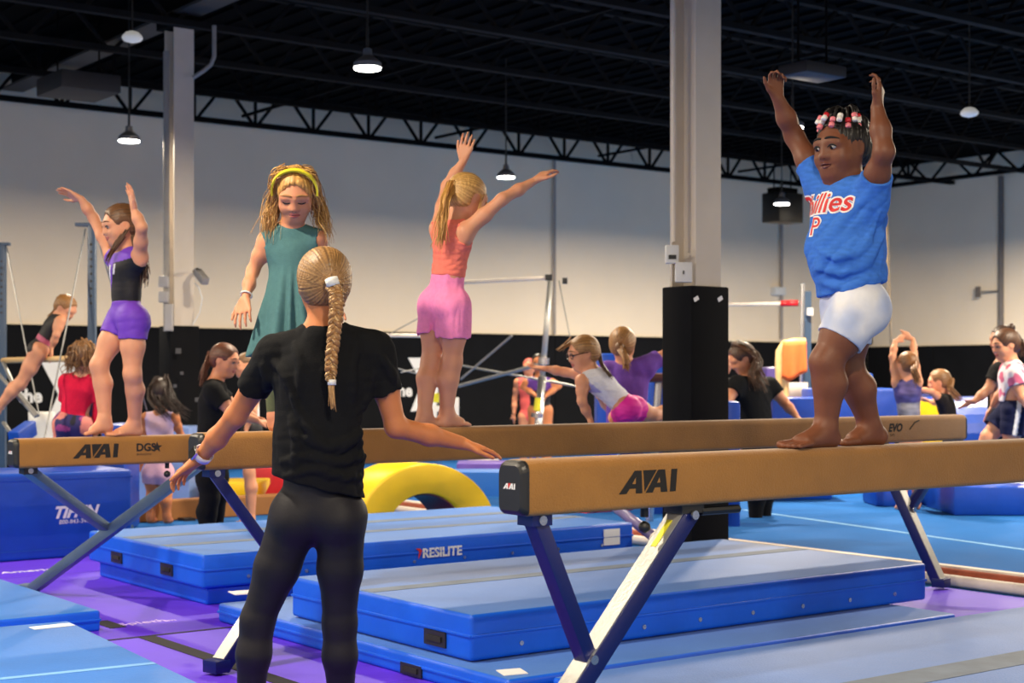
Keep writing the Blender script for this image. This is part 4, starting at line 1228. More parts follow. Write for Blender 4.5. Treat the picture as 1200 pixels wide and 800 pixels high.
    def mesh_part(s, name, V, F, m, col=None, label=None, parent=None):
        me = mesh_np(name, np.asarray(V), np.asarray(F), s.base); me.materials.append(m)
        if col is not None: set_col(me, col)
        o = bpy.data.objects.new(name, me); COL.objects.link(o); o.parent = parent or s.o
        ORG[o] = s.base
        if label: o['label'] = label
        return o
    # ---- face details: eyes with irises, brows and lips, seated on the modelled face
    def surf(s, ru):
        """depth (in head heights) of the face surface at each (right, up)"""
        ru = np.asarray(ru, float); f = np.full(len(ru), 0.70)
        R, F_, U_ = s.hf
        for _ in range(24):
            P = s.J['head'] + s.hh * (ru[:, :1] * R + f[:, None] * F_ + ru[:, 1:] * U_)
            f = f - np.clip(s.SH.full(P.astype(f4)).astype(float) / s.hh, -0.05, 0.2) * 0.8
        return f
    def face(s, iris=(40, 26, 20), brow=(90, 60, 40), lips=None, closed=False, gaze=(0, 0), lashw=1.0):
        h = s.hh; R, F_, U_ = s.hf; A = np.stack([R, F_, U_]); p = s.hp
        ts = np.linspace(-1, 1, 9)
        for sd in (-1, 1):
            ex = sd * 0.148
            if not closed:
                fe = float(s.surf([[ex, 0.0]])[0])
                c = p(ex, fe - 0.040, 0.0)
                S = SDF().el(c, A, np.array([0.070, 0.056, 0.038]) * h, 0.002)
                e = s.part('eye', S, 0.0016, M_eye)
                ci = p(ex + gaze[0] * 0.03, fe - 0.003, gaze[1] * 0.014)
                s.part('iris', SDF().el(ci, A, np.array([0.034, 0.022, 0.034]) * h, 0.002), 0.0013, mat('iris %d %d %d' % iris, iris, 0.12, var=0), parent=e)
            lu = [(ex + sd * 0.078 * t, (0.036 if not closed else -0.03) * (1 - t * t) * 1.0 + (0.0 if not closed else -.004)) for t in ts]
            fl = s.surf(lu)
            pts = [p(q[0], max(f_, (fe - .002 if not closed else 0)) - 0.001, q[1]) for q, f_ in zip(lu, fl)]
            MB().tube(pts, [w * h * lashw for w in (0.007, .012, .014, .015, .016, .016, .015, .013, .007)], 6).build('eyelash', mat('lash', (26, 18, 15), .7, var=0), s.o)
            lu = [(sd * (0.155 + 0.115 * t), 0.125 + 0.022 * (1 - t * t) - 0.014 * t) for t in ts]
            pts = [p(q[0], f_ + 0.002, q[1]) for q, f_ in zip(lu, s.surf(lu))]
            MB().tube(pts, [w * h for w in (0.012, .020, .022, .022, .021, .019, .016, .012, .006)], 6).build('eyebrow', mat('brow %d %d %d' % brow, brow, .8, var=0), s.o)
            # nostrils
            q = (sd * 0.034, -0.168)
            s.part('nostril', SDF().el(p(q[0], float(s.surf([q])[0]) - 0.004, q[1]), A, np.array([0.016, 0.010, 0.009]) * h, .001), 0.0013, mat('nostril', (60, 30, 26), .8, var=0))
        m = lips or M_lips
        for (uu, w, r0, r1, bow) in ((-0.243, 0.105, 0.012, 0.021, 0.010), (-0.298, 0.088, 0.012, 0.026, -0.010)):
            lu = [(w * t, uu - bow * t * t * 1.6) for t in ts]
            pts = [p(q[0], f_ - 0.004, q[1]) for q, f_ in zip(lu, s.surf(lu))]
            MB().tube(pts, [h * (r0 + (r1 - r0) * (1 - abs(t) ** 1.5)) for t in ts], 8).build('lip', m, s.o, smooth=True)
        lu = [(0.10 * t, -0.267 - 0.012 * t * t) for t in ts]
        pts = [p(q[0], f_ + 0.006, q[1]) for q, f_ in zip(lu, s.surf(lu))]
        MB().tube(pts, [h * 0.007] * 9, 5).build('mouth_line', mat('mouth line', (70, 34, 32), .7, var=0), s.o)
    # ---- hair
    def cap(s, S, t=0.035, face_cut=True, low=-0.05):
        h = s.hh; R, F_, U_ = s.hf; A = np.stack([R, F_, U_]); p = s.hp
        S.el(p(0, -0.07, 0.14), A, (np.array([0.345, 0.43, 0.365]) + t) * h, 0.02)
        S.el(p(0, -0.20, -0.06), A, (np.array([0.30, 0.26, 0.28]) + t) * h, 0.03)
        if face_cut:
            S.el(p(0, 0.50, -0.07), A, np.array([0.30, 0.44, 0.43]) * h, 0.02, 's')
            for sd in (-1, 1): S.el(p(sd * 0.37, 0.0, -0.10), A, np.array([0.10, 0.12, 0.15]) * h, 0.015, 's')
        S.pl(p(0, -0.2, -0.34), -U_ , 0.02)
        return S
    def comb_cols(s, c1, c2, T, f=34, seed=0):
        """hair combed towards point T: colour streaks that run along the hair"""
        C = s.hp(0, -0.05, 0.1); ax = nrm(T - C)
        e1 = nrm(np.cross(ax, s.hf[2] + 0.01)); e2 = np.cross(ax, e1)
        c1 = np.asarray(c1); c2 = np.asarray(c2)
        def phi(V):
            d = V - C; return np.arctan2(d @ e2, d @ e1)
        def col(V):
            a = phi(V)
            w = .5 + .5 * np.sin(f * a + 2.0 * np.sin(7 * a + seed) + 3 * np.sin(3.1 * a)) * (0.6 + 0.4 * np.sin(17 * a + 1))
            return c1 * (1 - w[:, None]) + c2 * w[:, None]
        def ridge(P):
            a = phi(P.astype(float))
            return (0.0011 * np.sin(f * 1.5 * a + 2 * np.sin(9 * a + seed)) + 0.0009 * np.sin(f * 3.1 * a)).astype(f4)
        return col, ridge
def creases(S, lines, r=0.008, sink=0.003, Y0=3.0, k=0.016):
    """raised cloth creases: each line of (column, row) points is dropped onto the cloth and added as a soft ridge"""
    base = SDF(); base.p = list(S.p)
    for ln in lines:
        px = np.interp(np.linspace(0, 1, 3 * len(ln)), np.linspace(0, 1, len(ln)), [q[0] for q in ln])
        py = np.interp(np.linspace(0, 1, 3 * len(ln)), np.linspace(0, 1, len(ln)), [q[1] for q in ln])
        d = np.stack([(px - 600) / FPX, np.ones(len(px)), (HZ - py) / FPX], 1); d /= np.linalg.norm(d, axis=1)[:, None]
        P = np.array([0, 0, CAMZ]) + d * Y0
        for _ in range(70):
            q = base.full(P.astype(f4)).astype(float); P = P + d * np.clip(q, -.02, .2)[:, None] * 0.8
        ok = np.abs(base.full(P.astype(f4))) < 0.01
        P = P + d * sink; n = len(P)
        for i in range(n - 1):
            if ok[i] and ok[i + 1]:
                w = [0.35 + 0.65 * math.sin(math.pi * (j + .5) / n) for j in (i, i + 1)]
                S.rc(P[i], P[i + 1], r * w[0], r * w[1], k)
    return S
def locks(guides, n, r, seed, c1, c2, jit=0.012, wave=0.0, wf=14.0, sides=5, seg=18, taper=True, spread_end=1.0, clump=0.0):
    """bundles of tapered hair locks along guide polylines -> V, F, C"""
    rg = np.random.RandomState(seed)
    V = []; F = []; C = []; b = 0
    c1 = np.asarray(c1); c2 = np.asarray(c2)
    for gi, G in enumerate(guides):
        G = np.asarray(G, float)
        tt = np.linspace(0, 1, len(G)); ts = np.linspace(0, 1, seg)
        # smooth interpolation (Catmull-like by cubic through numpy)
        base = np.stack([np.interp(ts, tt, G[:, k]) for k in range(3)], 1)
        for _ in range(2):
            base[1:-1] = (base[:-2] + 2 * base[1:-1] + base[2:]) / 4
        for i in range(n):
            o0 = rg.normal(size=3) * jit; o1 = rg.normal(size=3) * jit * spread_end
            p = base + o0 * (1 - ts)[:, None] + o1 * ts[:, None]
            if wave > 0:
                ph = rg.uniform(0, 6.28, 2); a1, a2 = nrm(rg.normal(size=3)), nrm(rg.normal(size=3))
                p = p + wave * ts[:, None] ** .5 * (np.sin(ts * wf + ph[0])[:, None] * a1 + np.cos(ts * wf * 1.07 + ph[1])[:, None] * a2)
            end = rg.uniform(0.78, 1.0)
            m = max(4, int(seg * end)); p = p[:m]
            rr = r * rg.uniform(0.7, 1.3) * (1 - 0.75 * np.linspace(0, 1, m) ** 2 if taper else np.ones(m))
            d = np.gradient(p, axis=0); d /= np.linalg.norm(d, axis=1)[:, None] + 1e-9
            ref = np.cross(d, [0.31, 0.52, 0.79]); ref /= np.linalg.norm(ref, axis=1)[:, None] + 1e-9
            q = np.cross(d, ref)
            ang = np.arange(sides) * 2 * math.pi / sides
            ring = p[:, None] + rr[:, None, None] * (np.cos(ang)[None, :, None] * ref[:, None] + np.sin(ang)[None, :, None] * q[:, None])
            V.append(ring.reshape(-1, 3))
            ii = np.arange(m - 1)[:, None] * sides + np.arange(sides)[None]
            jj = np.arange(m - 1)[:, None] * sides + (np.arange(sides)[None] + 1) % sides
            F.append(np.stack([ii, jj, jj + sides, ii + sides], -1).reshape(-1, 4) + b)
            w = rg.uniform(0, 1)
            cc = c1 * (1 - w) + c2 * w
            C.append(np.tile(cc, (m * sides, 1)))
            b += m * sides
    return np.concatenate(V), np.concatenate(F), np.concatenate(C)

# ------------------------------------------------------------------ garments
def bp(b, px, dz=0.0, lat=0.0):
    """a point above the top of beam b, at column px"""
    a = (px - 600) / FPX; c = b.c + N * lat
    t = (a * c[1] - c[0]) / (U[0] - a * U[1]); P = c + t * U
    return np.array([P[0], P[1], b.zt + dz])
def tee(p, t=0.014, sleeve=0.5, hem=None, neck_r=0.052, sl_t=0.012, loose=0.0, belly=0, fold=0.004, fd=None, ff=65, tq=0.0, hips=True, k=0.03, off=0, neckup=0.02, sleeves='LR', tw=1.0):
    S = SDF(); p.torso(S, t, belly=belly, tq=tq, k=k, tw=tw)
    if hips: p.hips(S, t)
    K = p.k
    if loose > 0:
        S.rc(p.chest, p.J['pelvis'] - p.up * 0.05 * K, 0.100 * K + loose, 0.104 * K + loose, 0.04, fl=(p.tf, 0.74 + tq))
    for sd in sleeves:
        a, e = p.J['sh' + sd], p.J['el' + sd]; d = nrm(e - a)
        end = a + (e - a) * sleeve
        S.rc(a, end + d * 0.03, 0.044 * K + sl_t * .6, 0.039 * K + sl_t * 1.3, 0.03)
        S.el(end + d * 0.075 * K * 1.5, np.eye(3), np.full(3, 0.075 * K * 1.5), 0.004, 's')
    for sd in 'LR':
        if sd not in sleeves:
            S.el(p.J['sh' + sd] + (p.J['sh' + sd] - p.J['neck']) * 0.25, np.eye(3), np.full(3, 0.062 * K), 0.008, 's')
    if hem is not None: S.pl(hem[0], hem[1], 0.006)
    nk = p.J['neck']
    S.el(nk + p.up * neckup * K, np.stack([p.rt, p.tf, p.up]), np.array([neck_r * 1.05, neck_r, neck_r * 0.85]) * K, 0.006, 's')
    if fold > 0:
        d = fd if fd is not None else p.up
        d2 = nrm(d * 0.5 + p.up * 0.6 - p.rt * 0.6); zc, zw = p.waist, 0.16 * K
        def post(P):
            low = np.clip(1.15 - np.abs((P - zc.astype(f4)) @ p.up.astype(f4)) / f4(zw), 0.22, 1)
            m1 = np.clip(0.45 + 0.9 * wob(P, 13, n=4, off=off + 1), 0.05, 1) * low
            m2 = np.clip(0.45 + 0.9 * wob(P, 11, n=4, off=off + 6), 0.05, 1)
            return m1 * folds(P, d, ff, fold, off) + m2 * folds(P, d2, ff * 0.6, fold * 0.9, off + 3) + wob(P, 110, n=4, off=off) * f4(fold * .12)
        S.post = post; S.postamp = fold * 2
    return S
def tank(p, t=0.006, hem=None, arm_r=0.056, neck_r=0.06, deep=0.03, fold=0.002, hips=False, leg_cut=0.0, belly=0, off=0, ff=70, tw=1.0):
    S = SDF(); p.torso(S, t, belly=belly, tw=tw)
    if hips: p.hips(S, t)
    K = p.k
    for sd in 'LR':
        sh = p.J['sh' + sd]; out = nrm(sh - p.J['neck'])
        S.el(sh + out * 0.03 * K - p.up * 0.0, np.eye(3), np.full(3, arm_r * K), 0.006, 's')
        ed = nrm(p.J['el' + sd] - sh)
        S.rc(sh + ed * 0.02, sh + ed * 0.12, 0.05 * K, 0.06 * K, 0.006, 's')
        if leg_cut > 0:
            hp_, kn = p.J['hip' + sd], p.J['kn' + sd]; d = nrm(kn - hp_)
            o = nrm(p.J['hip' + sd] - p.J['pelvis'])
            S.rc(hp_ + d * 0.085 * K + o * 0.045 * K, kn, leg_cut * K, leg_cut * K, 0.006, 's')
    S.el(p.J['neck'] + p.up * 0.015 * K, np.stack([p.rt, p.tf, p.up]), np.array([neck_r * 0.9, neck_r * 1.0, deep + neck_r * 0.7]) * K, 0.006, 's')
    if hem is not None: S.pl(hem[0], hem[1], 0.005)
    if fold > 0:
        S.post = lambda P: folds(P, p.rt, ff, fold, off); S.postamp = fold
    return S
def shorts(p, t=0.008, length=0.4, flare=0.0, waist=None, fold=0.002, off=0, legs='LR', ff=26, fd=None, gap=0.0):
    S = SDF(); K = p.k
    p.hips(S, t)
    S.rc(p.J['pelvis'], p.waist, 0.093 * K + t, 0.088 * K + t, 0.035, fl=(p.hfw, 0.76))
    for sd in legs:
        a, e = p.J['hip' + sd], p.J['kn' + sd]; d = nrm(e - a); end = a + (e - a) * length
        r1 = (0.076 + (0.064 - 0.076) * min(1, length * 2)) * K
        S.rc(a, end + d * 0.03, 0.076 * K + t, r1 + t + flare, 0.008 if sd == legs[-1] and len(legs) > 1 else 0.025)
        S.el(end + d * 0.14 * K, np.eye(3), np.full(3, 0.14 * K), 0.004, 's')
    if gap > 0:
        m_ = (p.J['hipL'] + p.J['hipR']) / 2 - p.up * 0.10 * K
        e_ = (p.J['knL'] + p.J['knR']) / 2
        for q_ in (-.06, -.03, 0, .03, .06): S.rc(m_ + p.hfw * q_, e_ + p.hfw * q_, gap * .5, gap * 1.6, 0.012, 's')
    w = waist if waist is not None else p.J['pelvis'] + p.up * 0.07 * K
    S.pl(w, p.up, 0.005)
    if fold > 0:
        d = fd if fd is not None else p.rt
        S.post = lambda P: folds(P, d, ff, fold, off); S.postamp = fold
    return S
def leggings(p, t=0.004, to=1.93, waist=None, fold=0.0006):
    S = SDF(); K = p.k
    p.hips(S, t); S.rc(p.J['pelvis'], p.waist, 0.093 * K + t, 0.088 * K + t, 0.035, fl=(p.hfw, 0.76))
    for sd in 'LR': p.leg(S, sd, t, to)
    w = waist if waist is not None else p.J['pelvis'] + p.up * 0.11 * K
    S.pl(w, p.up, 0.005)
    S.post = lambda P: folds(P, p.rt, 30, fold, 2); S.postamp = fold
    return S
def trace_print(p, Sshirt, txt, size, center, ax, ay, direction, m, name, off, shear=0.2, bold=0.0, parent=None, polys=None):
    """lettering printed on cloth: text laid in front of the cloth and dropped onto it"""
    if polys is None:
        cu = bpy.data.curves.new('tmp_text', 'FONT'); cu.body = txt; cu.size = size; cu.shear = shear; cu.offset = bold; cu.align_x = 'CENTER'; cu.resolution_u = 4
        ob = bpy.data.objects.new('tmp_text', cu); COL.objects.link(ob)
        bpy.context.view_layer.update()
        me = bpy.data.meshes.new_from_object(ob.evaluated_get(bpy.context.evaluated_depsgraph_get()))
        bpy.data.objects.remove(ob)
        bm = bmesh.new(); bm.from_mesh(me)
    else:
        me = bpy.data.meshes.new('tmp'); me.from_pydata([(x, y, 0) for x, y in polys], [], [tuple(range(len(polys)))]); bm = bmesh.new(); bm.from_mesh(me)
    bmesh.ops.triangulate(bm, faces=bm.faces)
    for _ in range(3):
        es = [e for e in bm.edges if e.calc_length() > 0.007]
        if not es: break
        bmesh.ops.subdivide_edges(bm, edges=es, cuts=1)
        bmesh.ops.triangulate(bm, faces=bm.faces)
    bm.verts.index_update()
    v = np.array([x.co[:] for x in bm.verts]); f = [tuple(x.index for x in fc.verts) for fc in bm.faces]
    bm.free(); bpy.data.meshes.remove(me)
    d = nrm(direction)
    P = center + v[:, :1] * nrm(ax) + v[:, 1:2] * nrm(ay) - d * 0.14
    for _ in range(60):
        q = Sshirt.full(P.astype(f4)).astype(float)
        if Sshirt.post is not None: q = q + Sshirt.post(P.astype(f4))
        P = P + d * np.clip((q - off), -0.02, 0.05)[:, None] * 0.7
    q = np.abs(Sshirt.full(P.astype(f4)).astype(float) + (Sshirt.post(P.astype(f4)) if Sshirt.post is not None else 0) - off)
    good = q < 0.004
    f = [t_ for t_ in f if all(good[i] for i in t_)]
    P = np.where(good[:, None], P, center)
    o = mk(name, P, f, m, parent, smooth=True)
    bm = bmesh.new(); bm.from_mesh(o.data)
    bmesh.ops.delete(bm, geom=[v_ for v_ in bm.verts if not v_.link_faces], context='VERTS')
    bm.to_mesh(o.data); bm.free()
    return o
def ponytail(p, T, pts, n, r, c1, c2, seed=1, jit=0.010, wave=0.0, name='ponytail', spread_end=1.4, parent=None, wf=14, seg=18):
    g = [[T] + [np.asarray(q) for q in pts]]
    V, F, C = locks(g, n, r, seed, c1, c2, jit, wave, wf=wf, spread_end=spread_end, seg=seg)
    return p.mesh_part(name, V, F, M_hair, C, parent=parent)
def hair_cap(p, T, c1, c2, h=0.004, t=0.035, name='hair', f=34, cut=True, amp=1.0):
    S = p.cap(SDF(), t, cut)
    col, rd = p.comb_cols(c1, c2, T, f)
    S.post = lambda P: rd(P) * f4(amp); S.postamp = 0.003
    return p.part(name, S, h, M_hair, col)
BLOND = (lin(206, 160, 96), lin(150, 104, 56)); BLOND_D = (lin(186, 138, 84), lin(112, 74, 42)); GOLD = (lin(216, 168, 92), lin(168, 112, 50))
BROWN = (lin(96, 62, 40), lin(54, 34, 24)); REDBR = (lin(112, 62, 38), lin(66, 36, 26)); DARKBR = (lin(58, 40, 32), lin(30, 22, 20)); BLACKH = (lin(26, 20, 20), lin(12, 10, 11))

# ================================================================== the coach
co = Person(4.9, dict(head=(380, 334, 0), neck=(379, 384, -.02), pelvis=(371, 592, 0), shL=(322, 414, 0.02), shR=(440, 410, 0.0),
    elL=(276, 488, .12), wrL=(233, 538, .26), haL=(190, 575, .30), elR=(464, 500, .03), wrR=(541, 519, .16), haR=(588, 531, .22),
    hipL=(347, 604, 0), hipR=(399, 604, 0), knL=(302, 726, .02), knR=(398, 730, .04),
    anL=np.array([-0.85, 4.95, .095]), anR=np.array([-0.555, 5.0, .095]), toL=np.array([-0.93, 5.13, .006]), toR=np.array([-0.53, 5.19, .006])),
    H=1.60, g=0.86, face=(-0.16, 1, -0.05), skin=SK_TAN, hh=0.222)
co.legk = 0.90; co.hipk = 0.93
co.pn = {'L': (0.3, -0.2, -1), 'R': (0.1, 0.2, -1)}; co.curl = {'L': 0.45, 'R': 0.22}; co.spread = {'L': 0.12, 'R': 0.22}
co.build_body('coach in black shirt and dark leggings with a long blond braid, arms held out', 0.0045)
co.face(brow=(120, 90, 60))
K = co.k
hemp = pt(378, 571, 4.9)
S = tee(co, 0.013, 0.52, (hemp, nrm(pt(378, 571, 4.9) - pt(378, 500, 4.9) + np.array([-0.05, 0, 0]) )), 0.052, 0.010, loose=0.024, fold=0.0085, fd=nrm(co.up * 0.25 + co.rt), ff=58, tw=1.1)
creases(S, [[(344, 468), (358, 498), (376, 520)], [(331, 541), (360, 535), (398, 543), (427, 533)], [(334, 558), (370, 549), (404, 560), (428, 557)],
            [(432, 486), (417, 513), (396, 530)], [(437, 436), (428, 468), (425, 500)], [(322, 424), (337, 444), (346, 472)], [(352, 512), (386, 524), (420, 512)],
            [(345, 402), (352, 430), (350, 462)], [(418, 398), (412, 430), (414, 466)], [(446, 416), (458, 436), (462, 448)], [(308, 428), (314, 444), (312, 456)], [(340, 490), (348, 520), (345, 548)]], 0.0085, 0.002, 3.5, 0.02)
shirt = co.part('shirt', S, 0.0046, M_cloth, lin(17, 18, 21))
co.part('leggings', leggings(co, 0.004, 1.95), 0.0048, M_lycra, lin(22, 21, 29))
band = pt(390, 331, 4.9 - 0.122)
c1, c2 = BLOND
hair_cap(co, band, lin(184, 140, 86), lin(98, 66, 38), 0.0035, 0.045, f=46)
# the braid: three strands woven
bt = [band + np.array([0, -0.006, 0]), pt(394, 345, 4.755), pt(394, 365, 4.745), pt(391, 395, 4.74), pt(388, 425, 4.735), pt(389, 448, 4.735)]
tt = np.linspace(0, 1, len(bt)); ts = np.linspace(0, 1, 90); bt = np.array(bt)
bc_ = np.stack([np.interp(ts, tt, bt[:, i]) for i in range(3)], 1)
for _ in range(6): bc_[1:-1] = (bc_[:-2] + 2 * bc_[1:-1] + bc_[2:]) / 4
V = []; F = []; C = []; b0 = 0
for sidx in range(3):
    ph = sidx * 2 * math.pi / 3
    w = 0.0165 * (1.05 - 0.35 * ts)
    x = w * np.sin(ts * 44 + ph) * 1.0; z = 0.009 * np.sin(2 * (ts * 44 + ph))
    cen = bc_ + x[:, None] * np.array([1., 0, 0]) + z[:, None] * np.array([0, -1., 0])
    guides = [cen]
    vv, ff_, cc = locks(guides, 22, 0.0030, 40 + sidx, lin(226, 186, 128), lin(138, 98, 58), jit=0.0048, seg=90, taper=False, spread_end=0.8)
    V.append(vv); F.append(ff_ + b0); C.append(cc); b0 += len(vv)
    # solid core of each strand
    vv, ff_, cc = locks(guides, 1, 0.0095, 50 + sidx, lin(170, 124, 74), lin(140, 98, 56), jit=0.0, seg=90, taper=False, sides=8)
    V.append(vv); F.append(ff_ + b0); C.append(cc); b0 += len(vv)
co.mesh_part('braid', np.concatenate(V), np.concatenate(F), M_hair, np.concatenate(C))
ponytail(co, bc_[-1], [pt(388.5, 458, 4.733), pt(389.5, 470, 4.735), pt(391, 481, 4.738)], 46, 0.0022, lin(222, 178, 118), lin(150, 106, 62), 7, 0.004, name='braid_tail', spread_end=1.1)
MB().tube([bc_[-2] + ZV * 0.006, bc_[-1] - ZV * 0.008], 0.0135, 12).build('hair_tie', M_white_plastic, co.o, smooth=True)
MB().tube([band + np.array([-0.004, -0.012, 0.012]), band + np.array([0.004, -0.016, -0.012])], 0.021, 14).build('hair_tie', M_white_plastic, co.o, smooth=True)
# watch on the left wrist
w = co.J['wrL'] + (co.J['elL'] - co.J['wrL']) * 0.12; d = nrm(co.J['elL'] - co.J['wrL'])
e1 = nrm(np.cross(d, ZV)); e2 = np.cross(d, e1)
ring = []
for rr, zz in ((0.0265, -0.011), (0.030, -0.011), (0.030, 0.011), (0.0265, 0.011)):
    ring.append([w + d * zz + rr * K * (math.cos(a) * e1 + math.sin(a) * e2) for a in np.linspace(0, 2 * math.pi, 24, endpoint=False)])
v = [q for r_ in ring for q in r_]; f = [(i * 24 + k, i * 24 + (k + 1) % 24, ((i + 1) % 4) * 24 + (k + 1) % 24, ((i + 1) % 4) * 24 + k) for i in range(4) for k in range(24)]
wb = MB().add(v, f).build('watch_strap', mat('pale lilac rubber', (206, 202, 222), .5, var=0.02), co.o, smooth=True)
fdw = nrm(np.array([-.55, -.8, 0.35]) - d * np.dot(np.array([-.55, -.8, 0.35]), d))
wc = MB().box(w + fdw * 0.031 * K, d * 0.021, np.cross(d, fdw) * 0.018, fdw * 0.0055).build('watch_case', M_chrome, co.o, bevel=0.005)
MB().box(w + fdw * (0.031 * K + 0.0056), d * 0.0175, np.cross(d, fdw) * 0.0145, fdw * 0.0012).build('watch_screen', mat('black glass', (8, 8, 10), .12, var=0), wc)

# ================================================================== girl in the blue shirt on the near beam
g5 = Person(5.05, dict(head=(986, 174, 0), neck=(991, 214, 0.01), pelvis=(1000, 346, 0.02), waist=(995, 298, .01), shL=(1021, 226, -.09), shR=(962, 214, .10),
    elL=(1036, 178, -.20), wrL=(1028, 126, -.16), haL=(1034, 92, -.16), elR=(931, 160, .16), wrR=(912, 116, .10), haR=(908, 84, .08),
    hipL=(1007, 360, -.05), hipR=(992, 356, .06), knL=(968, 424, -.07), knR=(994, 436, .06),
    anL=bp(nb, 968, 0.062, -.012), anR=bp(nb, 1020, 0.062, .012), toL=bp(nb, 919, 0.001, -.018), heL=bp(nb, 979, 0.001, -.008), toR=bp(nb, 981, 0.001, .018), heR=bp(nb, 1035, 0.001, .008)),
    H=1.2, g=1.07, face=(-0.80, -0.60, -0.06), hh=0.210, skin=SK_DARK)
g5.pn = {'L': (-.6, .3, 0), 'R': (.3, -.9, 0)}; g5.curl = {'L': 0.75, 'R': 1.0}; g5.spread = {'L': .06, 'R': .10}; g5.hlen = 0.125
g5.build_body('girl in light blue shirt and pale shorts walking the beam with both arms raised', 0.004, belly=1.15, chub=1.10, tq=.08, tw=1.08)
g5.face(iris=(24, 14, 10), brow=(22, 15, 13), lips=M_lips_d, gaze=(0.4, -0.5))
hem = (pt(1000, 340, 5.05), nrm(np.array([0.20, -0.03, -1.0])))
S = tee(g5, 0.012, 0.38, hem, 0.056, 0.010, loose=0.010, belly=1.2, fold=0.0065, fd=nrm(np.array([.8, 0, .35])), ff=70, tq=.08, off=4, tw=1.06)
creases(S, [[(958, 292), (978, 301), (1005, 297)], [(958, 314), (985, 320), (1020, 308)], [(1030, 250), (1018, 280), (1000, 300)], [(1034, 275), (1022, 300), (1000, 316)], [(964, 331), (990, 337), (1026, 324)]], .0075, .002, 3.6, .02)
def heather(V):
    n_ = wob(V.astype(f4), 160, (0.3, 0.3, 1.6), 6, 2)
    return lin(62, 116, 206) * (1 + 0.18 * n_[:, None])
sh5 = g5.part('shirt', S, 0.0045, M_cloth, heather)
fw = nrm(np.array([-0.80, -0.60, 0])); rt_txt = np.cross(fw, ZV) * -1.0
rt_txt = nrm(np.cross(ZV, fw))
ctr = pt(968, 246, 5.05) 
trace_print(g5, S, 'Phillies', 0.092, ctr + np.array([.0, 0, -0.012]) + rt_txt * -0.005, rt_txt, ZV, -fw, M_white_print, 'lettering_outline', 0.0012, 0.25, 0.007, sh5)
trace_print(g5, S, 'Phillies', 0.092, ctr + np.array([.0, 0, -0.012]) + rt_txt * -0.005, rt_txt, ZV, -fw, M_red_print, 'lettering', 0.0026, 0.25, 0.0012, sh5)
trace_print(g5, S, 'P', 0.085, ctr + np.array([0, 0, -0.085]) + rt_txt * -0.004, rt_txt, ZV, -fw, M_white_print, 'lettering_outline', 0.0012, 0.05, 0.005, sh5)
trace_print(g5, S, 'P', 0.085, ctr + np.array([0, 0, -0.085]) + rt_txt * -0.004, rt_txt, ZV, -fw, M_red_print, 'lettering', 0.0026, 0.05, 0.0, sh5)
def tiedye(V):
    n_ = wob(V.astype(f4), 26, n=5, off=7)[:, None]; w_ = np.clip(.5 + 1.4 * n_, 0, 1)
    return lin(222, 222, 226) * (1 - w_) + lin(176, 188, 218) * w_
g5.part('shorts', shorts(g5, 0.009, 0.52, 0.0, g5.J['pelvis'] + g5.up * .11, fold=0.0018, off=3, fd=nrm(np.array([.8, 0, -.5]))), 0.0045, M_lycra, tiedye)
T5 = g5.hp(0, -0.12, 0.52)
hair_cap(g5, T5, lin(24, 18, 18), lin(10, 8, 9), 0.004, 0.03, f=22, amp=1.6)
S = SDF().el(g5.hp(0, -.30, .34), np.stack(g5.hf), np.array([.26, .24, .24]) * g5.hh, .01)
col_, rd_ = g5.comb_cols(lin(24, 18, 18), lin(10, 8, 9), T5, 18)
S.post = lambda P: rd_(P) * f4(2.2); S.postamp = .005
g5.part('hair_puff', S, .004, M_hair, col_)
rg = np.random.RandomState(3)
gs = []; ends = []
for i in range(16):
    a = i / 16 * 2 * math.pi; r0 = 0.10
    e = g5.hp(0.30 * math.cos(a), 0.02 + 0.34 * math.sin(a) * (1.0 if math.sin(a) > 0 else .8), 0.44 - 0.10 * (i % 2) - 0.05 * abs(math.cos(a)))
    m_ = g5.hp(0.20 * math.cos(a), -0.05 + 0.22 * math.sin(a), 0.60 + 0.03 * (i % 3))
    gs.append([T5, g5.hp(0.08 * math.cos(a), -0.1 + 0.09 * math.sin(a), 0.60), m_, e]); ends.append((m_, e))
V, F, C = locks(gs, 1, 0.0062, 2, lin(22, 17, 17), lin(12, 10, 10), jit=0.002, seg=16, taper=False, sides=7)
hb5 = g5.mesh_part('braids', V, F, M_hair, C)
bead_m = [mat('white bead', (236, 232, 228), .25, var=0), mat('pink bead', (232, 130, 140), .25, var=0), mat('red bead', (196, 40, 50), .25, var=0)]
for i, (m_, e) in enumerate(ends):
    for j, fr in enumerate((0.96, 0.72)):
        q = m_ + (e - m_) * fr; dd = nrm(e - m_)
        up_ = nrm(q - g5.hp(0, -.05, .13)) * 0.004
        MB().tube([q + up_ - dd * 0.008, q + up_ - dd * 0.006, q + up_ + dd * 0.006, q + up_ + dd * 0.008], [0.006, 0.0098, 0.0098, 0.006], 10).build('bead', bead_m[(i * 2 + j * 3) % 3 if j else (i % 2)], hb5, smooth=True)

